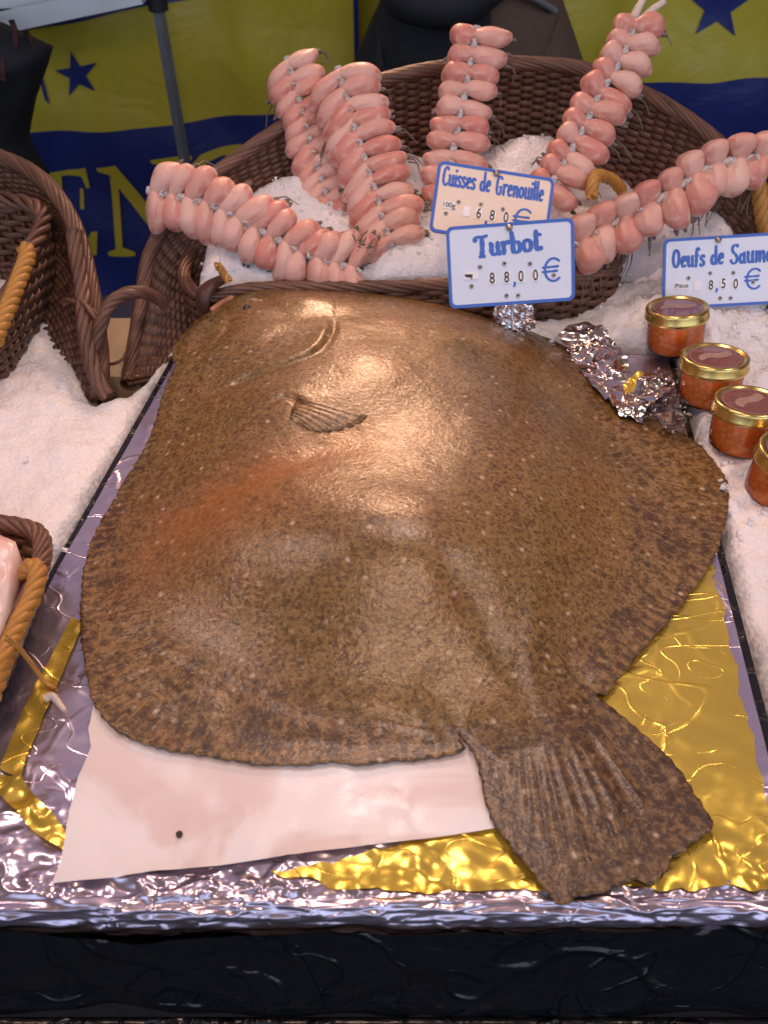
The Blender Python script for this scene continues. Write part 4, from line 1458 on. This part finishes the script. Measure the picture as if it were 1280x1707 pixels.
def sign(label, px, py, Y, W, Hh, roll, lean, yaw, panel, lines, holes, cards, euro, comma, rivet, pin):
    t = thing('price_sign', label, 'price sign', tuple(at_y(px, py, Y)), 'price signs')
    t.rotation_euler = (Matrix.Rotation(yaw, 3, 'Z') @ Matrix.Rotation(PI / 2 - lean, 3, 'X') @ Matrix.Rotation(roll, 3, 'Z')).to_euler()
    bpy.context.view_layer.update()

    def put(mb, name, mat, par=t, smooth=False):
        me = bpy.data.meshes.new(name); me.from_pydata(np.vstack(mb.v).tolist(), [], mb.f); me.materials.append(mat)
        if smooth: me.polygons.foreach_set('use_smooth', [True] * len(me.polygons))
        o = bpy.data.objects.new(name, me); COL.objects.link(o); o.parent = par
        return o
    b = MB(); b.prism([(x, y, -0.0008) for x, y in rrect(W, Hh, .0055)], (0, 0, .0014)); put(b, 'panel', M[panel])
    b = MB()
    o_, i_ = rrect(W + .0004, Hh + .0004, .0056), rrect(W - .0052, Hh - .0052, .0038)
    k = len(o_)
    b.add([(x, y, .0009) for x, y in o_] + [(x, y, .0009) for x, y in i_] + [(x, y, -.0010) for x, y in o_],
          [(i, (i + 1) % k, k + (i + 1) % k, k + i) for i in range(k)] + [(i, 2 * k + i, 2 * k + (i + 1) % k, (i + 1) % k) for i in range(k)])
    put(b, 'border', M['sign_blue'])
    for (txt, hgt, pen, x0, y0, xs, rot) in lines:
        b = MB(); strokes_mesh(b, txt, hgt, pen, x0, y0, .0008, xs, rot=rot); put(b, 'lettering', M['sign_blue'])
    b = MB(); strokes_mesh(b, '€', euro[2], euro[3], euro[0], euro[1], .0008, thin=.9); put(b, 'euro_symbol', M['sign_blue'])
    if comma:
        b = MB(); strokes_mesh(b, ',', .012, .0011, comma[0], comma[1], .0008); put(b, 'comma', M['sign_blue'])
    for (hx, hy, kind) in holes:
        b = MB(); b.lathe([(.0010, .0008), (.0019, .0014), (.0022, .0006)], 14, (hx, hy, 0), cap=False)
        e = put(b, 'eyelet', M['eyelet'], smooth=True)
        b = MB(); b.lathe([(0, .00085), (.0012, .00085)], 12, (hx, hy, 0), cap=False); put(b, 'hole', M['hole'], e)
    for (cx_, cy_, w, h_, txt, size, rot) in cards:
        b = MB(); b.prism([(cx_ + x, cy_ + y, .0006) for x, y in rrect(w, h_, .001, 4)], (0, 0, .0007)); c = put(b, 'price_card', M['card'])
        if txt == '(xq':
            b = MB(); strokes_mesh(b, txt, h_ * .62, .0006, cx_ - w * .42, cy_ - h_ * .12, .0015, 1.1, rot=-.12); put(b, 'lettering', M['ink'], c)
        elif txt:
            font_text(txt, size, M['ink'], 'lettering', c, cx_, cy_, .0015, rot, .72 if len(txt) == 1 else 1.0, size * .012)
    b = MB(); b.lathe([(0, .0036), (.0018, .0030), (.0029, .0016), (.0031, 0)], 18, (rivet[0], rivet[1], .0008)); put(b, 'rivet', M['rivet'], smooth=True)
    b = MB(); b.tube([(pin[0], -Hh / 2 + .01, -.0018), (pin[0], -Hh / 2 - pin[1] * .5, -.0018), (pin[0] + .001, -Hh / 2 - pin[1], -.0018)], .0011, 8); put(b, 'pin', M['wire'], smooth=True)
    return t


W = .1085
sign('blue edged white sign reading Turbot 88,00, standing in front of the basket', 851, 440, .735, W, .0685, math.radians(5.2), math.radians(24), math.radians(-3), 'sign_white',
     [('Turbot', .0172, .0021, -.0300, .0075, 1.12, .035)],
     [(-.0265, -.0008, 0), (-.0055, .0008, 0), (.0165, -.001, 0), (-.0345, -.0165, 0), (-.0045, -.0265, 0), (.0055, -.0270, 0), (.0365, -.0120, 0)],
     [(-.0345, -.0075, .0125, .0062, '(xq', .006, 0), (-.0165, -.0112, .0062, .0094, '8', .0128, 0), (-.0040, -.0112, .0062, .0094, '8', .0128, 0), (.0083, -.0112, .0062, .0094, '0', .0128, 0), (.0208, -.0112, .0062, .0094, '0', .0128, 0)],
     (.0270, -.0165, .0205, .0011), (.0015, -.0172), (-.0005, .0302), (.0, .022))
W = .1050
sign('cream blue edged sign reading Cuisses de Grenouille, half behind the Turbot sign', 820, 342, .79, W, .064, math.radians(-10.5), math.radians(42), math.radians(4), 'sign_cream',
     [('Cuisses', .0175, .00115, -.0470, .0105, .56, 0), ('de', .0175, .00115, -.0132, .0105, .56, 0), ('Grenouille', .0178, .00115, .0012, .0095, .56, 0)],
     [(-.0300, -.0020, 0), (-.0100, -.0010, 0), (.0100, -.0025, 0), (-.0400, -.0140, 0)],
     [(-.0385, -.0065, .0120, .0062, '100g', .0062, 0), (-.0220, -.0095, .0062, .0090, '', .01, 0), (-.0110, -.0100, .0062, .0090, '6', .0128, 0), (.0010, -.0100, .0062, .0090, '8', .0128, 0), (.0135, -.0100, .0062, .0090, '0', .0128, 0)],
     (.0200, -.0190, .0215, .0011), (-.005, -.0170), (.0, .0285), (.0, .03))
W = .1200
sign('blue edged white sign reading Oeufs de Saumon 8,50, behind the jars', 1209, 452, .825, W, .067, math.radians(5.5), math.radians(24), math.radians(-5), 'sign_white',
     [('Oeufs', .0175, .0015, -.0515, .0058, .74, 0), ('de', .0175, .0015, -.0150, .0066, .74, 0), ('Saumon', .0185, .0015, .0035, .0062, .78, 0)],
     [(-.0355, -.0045, 0), (-.0150, -.0010, 0), (.0070, -.0020, 0), (-.0045, -.0255, 0), (.0055, -.0260, 0), (.0260, -.0120, 0)],
     [(-.0420, -.0115, .0125, .0066, 'Pièce', .0060, 0), (-.0270, -.0125, .0062, .0092, '', .01, 0), (-.0140, -.0128, .0062, .0094, '8', .0128, 0), (-.0020, -.0120, .0062, .0094, '5', .0128, 0), (.0095, -.0130, .0062, .0094, '0', .0128, 0)],
     (.0180, -.0180, .0205, .0011), (-.0095, -.0175), (-.0085, .0298), (.0, .02))

# ------------------------------------------------------------------ jars of roe
def jar(label, cpx, cpy, dia, tiltx, tilty, z0, seed):
    q = at_z(cpx, cpy, z0 + .040)
    t = thing('roe_jar', label, 'jar', (q[0], q[1], z0), 'small jars of salmon roe on the ice')
    t.rotation_euler = (tiltx, tilty, 0)
    bpy.context.view_layer.update()

    def put(mb, name, mat, par=t, smooth=True):
        me = bpy.data.meshes.new(name); me.from_pydata(np.vstack(mb.v).tolist(), [], mb.f); me.materials.append(mat)
        if smooth: me.polygons.foreach_set('use_smooth', [True] * len(me.polygons))
        o = bpy.data.objects.new(name, me); COL.objects.link(o); o.parent = par
        return o
    R = dia / 2
    g = R * .90
    b = MB(); b.lathe([(0, .0018), (g * .86, .0018), (g * .95, .005), (g * .975, .012), (g * .985, .030), (g * .96, .0315), (0, .032)], 56); put(b, 'roe', M['roe'])
    b = MB(); b.lathe([(0, .0), (g * .86, .0), (g * .97, .0035), (g * 1.0, .012), (g * 1.01, .031), (g * .96, .036), (g * .96, .040)], 56); put(b, 'glass', M['clear_glass'])
    b = MB()
    prof = [(R * .97, .0318), (R * 1.0, .0322), (R * 1.02, .0335), (R * 1.015, .0348), (R * .995, .0362), (R * .99, .0405), (R * .975, .0425), (R * .93, .0436), (R * .87, .0432), (R * .845, .0420), (R * .80, .0416), (0, .0416)]
    b.lathe(prof, 64)
    ld = put(b, 'lid', M['gold_lid'])
    b = MB(); b.lathe([(R * .79, .0419), (0, .0421)], 48, cap=False); lb = put(b, 'label', M['lid_label'], ld)
    b = MB(); b.tube([(R * .74 * math.cos(a_), R * .74 * math.sin(a_), .0421) for a_ in np.linspace(0, 2 * PI, 64, endpoint=False)], R * .012, 6, closed=True); put(b, 'label_ring', M['label_pale'], lb)
    # pale ribbon printed across the label
    c = spl([(-R * .52, -.10 * R, .0423), (-R * .2, .10 * R, .0423), (R * .15, .06 * R, .0423), (R * .55, .20 * R, .0423)], 20)
    b = MB(); hw = R * np.array([.05] + [.17] * 18 + [.08])
    A = np.stack((c + np.stack((hw * 0, hw, hw * 0), 1), c - np.stack((hw * 0, hw, hw * 0), 1)), 1)
    ca, sa = math.cos(seed * .35 - .3), math.sin(seed * .35 - .3)
    Rz = np.array(((ca, -sa, 0), (sa, ca, 0), (0, 0, 1)))
    b.sheet(A @ Rz.T); put(b, 'label_ribbon', M['label_pale'], lb)
    return t


for (lb_, x, y, dia, tx, ty, z0, sd) in (
        ('jar of orange roe with gold lid, touching the salmon roe sign', 1138, 519, .0585, math.radians(-7), math.radians(-6), .012, 0),
        ('jar of orange roe with gold lid, second below the salmon roe sign', 1196, 602, .0585, math.radians(-6), math.radians(-2), .008, 1),
        ('jar of orange roe with gold lid, third below the salmon roe sign', 1252, 677, .0585, math.radians(-6), math.radians(0), .006, 2),
        ('jar of orange roe cut off by the right edge, lowest of the four', 1316, 757, .0585, math.radians(2), math.radians(6), .004, 3)):
    jar(lb_, x, y, dia, tx, ty, z0, sd)

# ------------------------------------------------------------------ crumpled foil and film at the far right corner of the box
def crumple(name, px, mat, z0, amp, label, cat, seed, step=0.003, fold=40, lift=None):
    pl = fine(pxpoly(px, z0), step)
    pl = pl + np.stack((fbm(pl, 70, 3, seed), fbm(pl, 70, 3, seed + 3)), 1) * 0.003
    P, Fc, n = patch(pl, step, 2)
    q = np.stack((P[:, 0] + fbm(P, 25, 2, seed + 1) * .012, P[:, 1] + fbm(P, 25, 2, seed + 2) * .012), 1)
    h = z0 + ((1 - np.abs(fbm(q, fold, 3, seed + 5))) ** 2 - .5) * amp + fbm(P, 18, 2, seed) * amp * .6
    if lift: h += lift(P)
    bq = MB(); bq.add(np.concatenate((P, h[:, None]), 1), Fc)
    o = bq.build(name, mat)
    return tag(o, label, cat)


crumple('crumpled_foil', [(930, 560), (960, 545), (1010, 552), (1036, 592), (1062, 620), (1110, 612), (1124, 650), (1085, 668), (1072, 700), (1030, 690), (985, 640)], M['crumple_foil'], .012, .010,
        'crumpled silver foil piece between the turbot and the ice by the basket', 'foil', 3.0, .0026, 26)
crumple('yellow_reflection_bit', [(1036, 640), (1062, 620), (1070, 622), (1052, 650), (1040, 656)], M['yellow_reflection_foil'], .026, .004, 'small yellow reflection on the crumpled silver foil, shaped as a flake', 'foil', 5.0, .002, 60)  # yellow glint of the silver foil, added as a coloured patch
crumple('clear_film', [(1062, 660), (1090, 612), (1128, 610), (1142, 650), (1152, 720), (1130, 728), (1085, 704), (1064, 690)], M['clear_film'], .012, .010,
        'clear crinkled plastic film at the box corner beside the second jar', 'film', 8.0, .0028, 40)
bpy.data.objects['yellow_reflection_bit'].name = 'yellow_reflection_flake'
b = MB()
c0 = at_z(856, 531, .035)
th = np.linspace(0, PI, 26); ph = np.linspace(0, 2 * PI, 40, endpoint=False)
TH, PH = np.meshgrid(th, ph, indexing='ij')
D = np.stack((np.sin(TH) * np.cos(PH), np.sin(TH) * np.sin(PH), np.cos(TH)), 2)
rr = 1 + 0.35 * (np.abs(fbm(D.reshape(-1, 3), 2.6, 3, 4.0)).reshape(TH.shape) - .3)
b.sheet(c0 + D * rr[..., None] * np.array((.020, .016, .020)), closed_v=True)
tag(b.build('foil_ball', M['crumple_foil'], smooth=False), 'crumpled silver foil ball holding the pin of the Turbot sign', 'foil')

# ------------------------------------------------------------------ backdrop: tarpaulins, pole, beam, coat, vendor
def tarp(name, label, Y, top, split, bottom, x0, x1, border=None, wav=1.0, seed=0.0):
    """hung sheet; split: list of (px, py) of the line where yellow meets blue"""
    t = thing(name, label, 'banner', (float(at_y((x0 + x1) / 2, 300, Y)[0]), Y, -.3))
    sx = np.array([at_y(p[0], p[1], Y)[0] for p in split]); sz = np.array([at_y(p[0], p[1], Y)[2] for p in split])
    xa, xb = at_y(x0, 300, Y)[0], at_y(x1, 300, Y)[0]
    X = np.linspace(xa, xb, 90)
    zt, zb = top, bottom

    def fold(x, z):
        return Y + wav * (0.010 * np.sin(x * 17 + seed + z * 3) + 0.006 * np.sin(x * 41 + 2 * seed) + 0.004 * np.sin(z * 30 + x * 9))
    zs = np.interp(X, sx, sz)
    for nm, lo, hi, mt in (('yellow_field', zs, np.full(90, zt), 'tarp_yellow'), ('blue_field', np.full(90, zb), zs, 'tarp_blue')):
        k = np.linspace(0, 1, 40)
        Z = lo[:, None] * (1 - k) + hi[:, None] * k
        XX = np.broadcast_to(X[:, None], Z.shape)
        b = MB(); b.sheet(np.stack((XX, fold(XX, Z), Z), 2)); b.build(nm, M[mt], t)
    return t, fold


def flat_on(t, name, mat, pieces, Y, fold, lift=.003):
    """shapes printed on the sheet, cut into small faces so that they follow its folds"""
    b = MB()
    for i, px in enumerate(pieces):
        q = np.array([at_y(x, y, Y) for x, y in px])
        o2 = fine(q[:, [0, 2]], .006)
        PP, FF_, _ = patch(o2, .008, i)
        b.add(np.stack((PP[:, 0], fold(PP[:, 0], PP[:, 1]) - lift - i * .0004, PP[:, 1]), 1), FF_)
    return b.build(name, M[mat], t)


def star(cx_, cy_, r, rot, squash=1.0):
    return [(cx_ + (r if k % 2 == 0 else r * .39) * math.sin(math.radians(rot + k * 36)), cy_ - (r if k % 2 == 0 else r * .39) * math.cos(math.radians(rot + k * 36)) * squash) for k in range(10)]


YB = 1.75
t, fold = tarp('banner', 'yellow and blue tarpaulin with a star and large yellow letters, behind the pole', YB, .42, [(-700, 240), (50, 222), (250, 212), (450, 190), (600, 170)], -.70, -700, 597, seed=.6)
flat_on(t, 'star', 'tarp_blue', [star(131, 122, 41, -14)], YB, fold)
flat_on(t, 'star', 'tarp_blue', [[(62, 128), (70, 134), (82, 176), (74, 168)]], YB, fold)
flat_on(t, 'top_hem', 'tarp_blue', [[(-200, 66), (40, 52), (250, 8), (420, -10), (600, -28), (600, -40), (200, 0), (-200, 54)]], YB, fold)
flat_on(t, 'side_hem', 'tarp_blue', [[(588, -60), (597, -60), (599, 178), (592, 178)]], YB, fold)
flat_on(t, 'lettering', 'tarp_yellow', [[(62, 294), (128, 285), (142, 281), (149, 315), (143, 317), (134, 298), (110, 296), (62, 304)], [(131, 318), (137, 318), (139, 352), (132, 352)],
                                        [(84, 296), (100, 294), (106, 420), (92, 422)], [(92, 420), (140, 412), (152, 388), (163, 386), (160, 428), (92, 432)],
                                        ], YB, fold)
flat_on(t, 'lettering', 'tarp_yellow', [[(162, 278), (196, 271), (306, 418), (304, 440), (292, 432), (197, 305), (186, 288), (165, 284)], [(186, 290), (200, 308), (208, 412), (196, 414)],
                                        [(181, 419), (198, 410), (210, 408), (228, 414), (229, 421), (182, 426)], [(288, 268), (300, 266), (306, 430), (296, 424)], [(252, 264), (300, 256), (322, 257), (322, 263), (302, 269), (286, 273), (256, 270)]], YB, fold)
flat_on(t, 'lettering', 'tarp_yellow', [[(318, 300), (320, 272), (335, 257), (365, 249), (402, 243), (402, 262), (370, 262), (345, 271), (336, 300), (360, 330), (350, 345), (326, 322)]], YB, fold)
YC = 1.80
t, fold2 = tarp('banner', 'yellow and dark blue tarpaulin with one star, behind the vendor and basket', YC, .42, [(560, 110), (650, 112), (900, 125), (1070, 134), (1180, 137), (1280, 132), (1800, 120)], -.70, 560, 1800, seed=2.4)
flat_on(t, 'star', 'tarp_blue', [star(1196, 12, 58, 4)], YC, fold2)
flat_on(t, 'top_hem', 'tarp_blue', [[(560, -60), (1800, -90), (1800, -110), (560, -80)]], YC, fold2)

t = thing('pole', 'thin grey metal pole standing in front of the yellow and blue tarpaulin', 'pole', (-.40, 1.62, -.85))
pa, pb = at_y(262, 0, 1.62), at_y(312, 290, 1.62)
dv = (pb - pa) / (pb[2] - pa[2])
b = MB(); p_lo, p_hi = pa + dv * (-.84 - pa[2]), pa + dv * (.7 - pa[2])
b.tube([p_lo, (p_lo + p_hi) / 2, p_hi], .0098, 4, ref=np.array((.3, -1, 0)), flat=.9); b.build('shaft', M['pole_metal'], t, smooth=False)
b = MB(); b.tube([pa + dv * .02, pa - dv * .015], .016, 12); b.build('clamp', M['black_cloth'], t)
b = MB()
q0, q1 = at_y(-120, 62, 1.60), at_y(236, -14, 1.60)
b.tube([q0, q1], .021, 4, ref=np.array((0, -1, 1.0)))
q2, q3 = at_y(-120, 14, 1.66), at_y(240, -58, 1.66)
bm_ = thing('frame_beam', 'white metal frame beam at the upper left above the tarpaulin', 'beam', tuple(q0))
b.build('lower_rail', M['white_paint'], bm_, smooth=False)
b = MB(); b.tube([q2, q3], .030, 4, ref=np.array((0, -1, 1.0))); b.build('upper_rail', M['white_paint'], bm_, smooth=False)
b = MB(); b.tube([at_y(-30, 20, 1.595), at_y(60, 17, 1.595)], .004, 6); b.build('hook', M['black_cloth'], bm_)

# dark coat hanging at the left
t = thing('hanging_coat', 'black coat with dull red bands hanging at the upper left of the tarpaulin', 'coat', tuple(at_y(10, 280, 1.45)))
cp = [(-160, 30), (-40, 32), (0, 40), (40, 58), (86, 80), (80, 102), (70, 132), (58, 165), (50, 205), (46, 230), (60, 262), (80, 290), (60, 420), (-160, 420)]
q = np.array([at_y(x, y, 1.45) for x, y in cp])
P, Fc, _ = patch(fine(q[:, [0, 2]], .01), .011, 4)
d_, _ = dist_poly(q[:, [0, 2]], P)
dep = -0.075 * np.sqrt(np.clip(d_ / .10, 0, 1)) - fbm(P * np.array((1.6, .7)), 13, 3, 2.0) * .014
b = MB()
V = np.stack((P[:, 0], 1.45 + dep, P[:, 1]), 1); V2 = V.copy(); V2[:, 1] = 1.46
nP = len(P)
Vv, Fv = close_under(np.stack((P[:, 0], P[:, 1], dep), 1), Fc, .012)
b.add(np.stack((Vv[:, 0], 1.45 + Vv[:, 2], Vv[:, 1]), 1), Fv)
b.build('coat_body', M['black_cloth'], t, recalc=True)


def coat_y(x, z):
    i = np.argmin((P[:, 0] - x) ** 2 + (P[:, 1] - z) ** 2)
    return 1.45 + dep[i]


for pts in ([(4, 44), (10, 60), (20, 86)], [(28, 62), (34, 80), (46, 100)], [(5, 98), (7, 114), (8, 132)]):
    cc = [at_y(x, y, 1.40) for x, y in pts]
    cc = [np.array((p[0], coat_y(p[0], p[2]) - .001, p[2])) for p in cc]
    b = MB(); b.tube(spl(cc, 10), .0045, 8, ref=np.array((0, -1, 0)), flat=.3); b.build('red_band', M['red_cloth'], t)

# vendor bending behind the basket
def skin_figure(name, joints, edges, root, levels=2):
    me = bpy.data.meshes.new(name)
    me.from_pydata([j[0] for j in joints], edges, [])
    o = bpy.data.objects.new(name, me); COL.objects.link(o)
    o.modifiers.new('skin', 'SKIN').use_smooth_shade = True
    for i, j in enumerate(joints):
        me.skin_vertices[0].data[i].radius = (j[1], j[2] if len(j) > 2 else j[1])
        me.skin_vertices[0].data[i].use_root = (i == root)
    s = o.modifiers.new('sub', 'SUBSURF'); s.levels = s.render_levels = levels
    bpy.context.view_layer.update()
    m2 = bpy.data.meshes.new_from_object(o.evaluated_get(bpy.context.evaluated_depsgraph_get()))
    bpy.data.objects.remove(o); bpy.data.meshes.remove(me)
    m2.name = name
    return m2


vt = thing('person', 'person in a black coat with a brown shoulder bending behind the basket', 'person', (.14, 1.52, -.85))
O = np.array((.14, 1.52, -.85))


def J(x, y, z, *r):
    return ((x - O[0], y - O[1], z - O[2]),) + r


jt = [J(.16, 1.66, -.10, .13, .10), J(.15, 1.60, .02, .13, .10), J(.13, 1.53, .13, .12, .085), J(.09, 1.49, .205, .05), J(.045, 1.46, .225, .05), J(.015, 1.43, .268, .075, .08), J(.01, 1.44, .325, .06, .07),
      J(.225, 1.52, .125, .055), J(.285, 1.50, .0, .045), J(.24, 1.42, -.13, .034), J(.20, 1.36, -.17, .026), J(.02, 1.56, .11, .055), J(-.035, 1.58, -.01, .045), J(-.02, 1.50, -.13, .034), J(.01, 1.44, -.17, .026),
      J(.22, 1.66, -.28, .075), J(.22, 1.62, -.55, .055), J(.22, 1.66, -.81, .04), J(.08, 1.66, -.28, .075), J(.08, 1.62, -.55, .055), J(.08, 1.66, -.81, .04)]
ed = [(0, 1), (1, 2), (2, 3), (3, 4), (4, 5), (5, 6), (2, 7), (7, 8), (8, 9), (9, 10), (2, 11), (11, 12), (12, 13), (13, 14), (0, 15), (15, 16), (16, 17), (0, 18), (18, 19), (19, 20)]
m2 = skin_figure('body', jt, ed, 0)
m2.materials.clear(); m2.materials.append(M['skin'])
# nose, chin and brow pushed out of the head; the face looks left and down
fd = unit(np.array((-.75, -.45, -.45)))
hc = np.array((.015, 1.43, .268)) - O
for v in m2.vertices:
    q = np.array(v.co) - hc
    r_ = np.linalg.norm(q)
    if r_ < .14:
        f_ = float(q @ fd); up = float(q @ np.array((-.3, 0, .95)))
        for uo, am, wd in ((-.005, .016, .014), (-.055, .010, .022), (.032, .006, .02)):
            lat = q - fd * f_ - np.array((-.3, 0, .95)) * up
            if f_ > 0:
                v.co = Vector(np.array(v.co) + fd * am * math.exp(-((up - uo) / wd) ** 2 - (np.linalg.norm(lat) / .02) ** 2))
o = bpy.data.objects.new('body', m2); COL.objects.link(o); o.parent = vt
# coat: the same build, looser
jc = [(j[0], *[x * 1.10 + .012 for x in j[1:]]) for j in jt]
sel = [0, 1, 2, 3, 7, 8, 9, 11, 12, 13, 15, 18]
mp = {k: i for i, k in enumerate(sel)}
jl = [jc[k] for k in sel]
jl[3] = (jl[3][0], .062)
m3 = skin_figure('coat', jl, [(mp[a_], mp[c_]) for a_, c_ in ed if a_ in mp and c_ in mp], 0)
m3.materials.clear(); m3.materials.append(M['black_cloth']); m3.materials.append(M['brown_cloth'])
for p in m3.polygons:
    if p.center[0] + O[0] > .155 and p.center[2] + O[2] > -.02: p.material_index = 1
o = bpy.data.objects.new('coat', m3); COL.objects.link(o); o.parent = vt
b = MB(); b.tube(spl([np.array(q) for q in ((.245, 1.46, .17), (.20, 1.43, .195), (.165, 1.44, .205))], 14), .008, 8, flat=.6)
o = b.build('strap', M['grey_cloth'], vt)
# scarf and hair
b = MB(); b.tube(spl([np.array(q) for q in ((.16, 1.46, .215), (.10, 1.405, .19), (.03, 1.42, .195), (.03, 1.50, .21), (.10, 1.54, .235), (.16, 1.46, .22))], 40), .032, 12)
b.build('scarf', M['black_cloth'], vt)
TH, PH = np.meshgrid(np.linspace(0, PI * .62, 20), np.linspace(0, 2 * PI, 32, endpoint=False), indexing='ij')
D = np.stack((np.sin(TH) * np.cos(PH), np.sin(TH) * np.sin(PH), np.cos(TH)), 2)
Rm = np.array(Vector((.45, .35, .80)).to_track_quat('Z', 'Y').to_matrix())
b = MB(); b.sheet(np.array((.024, 1.45, .293)) + (D * np.array((.095, .095, .10))) @ Rm.T, closed_v=True)
b.build('hair', M['hair'], vt)
# eyes and mouth of the vendor, the cord the coat hangs from
hca = np.array((.015, 1.43, .268))
upv = unit(np.array((-.3, 0, .95)) - fd * float(np.array((-.3, 0, .95)) @ fd))
rtv = np.cross(fd, upv)
dg = bpy.context.evaluated_depsgraph_get()
bodyv = [o for o in vt.children if o.name.startswith('body')][0]


def on_face(du, dr):
    st = hca + upv * du + rtv * dr + fd * .3 - O
    ok, loc, _, _ = bodyv.ray_cast(Vector(st), Vector(-fd))
    return (np.array(loc) if ok else st - fd * .22) + O


for sgn in (-1, 1):
    c0 = on_face(.012, sgn * .026)
    b = MB(); b.lathe([(0, .006), (.004, .0045), (.006, 0), (.004, -.0045), (0, -.006)], 14, c0, cap=False)
    b.build('eye', M['fish_eye'], vt)
b = MB(); b.tube(spl([on_face(-.042, -.022) + fd * .001, on_face(-.044, 0) + fd * .001, on_face(-.042, .022) + fd * .001], 12), np.array([.001] + [.0035] * 10 + [.001]), 8)
b.build('mouth', M['red_cloth'], vt)
ct = [o for o in bpy.data.objects if o.name.startswith('hanging_coat')][0]
b = MB(); b.tube([at_y(-20, 44, 1.44), at_y(-18, 20, 1.50), at_y(-14, 26, 1.575)], .003, 8)
b.build('hanging_loop', M['black_cloth'], ct)
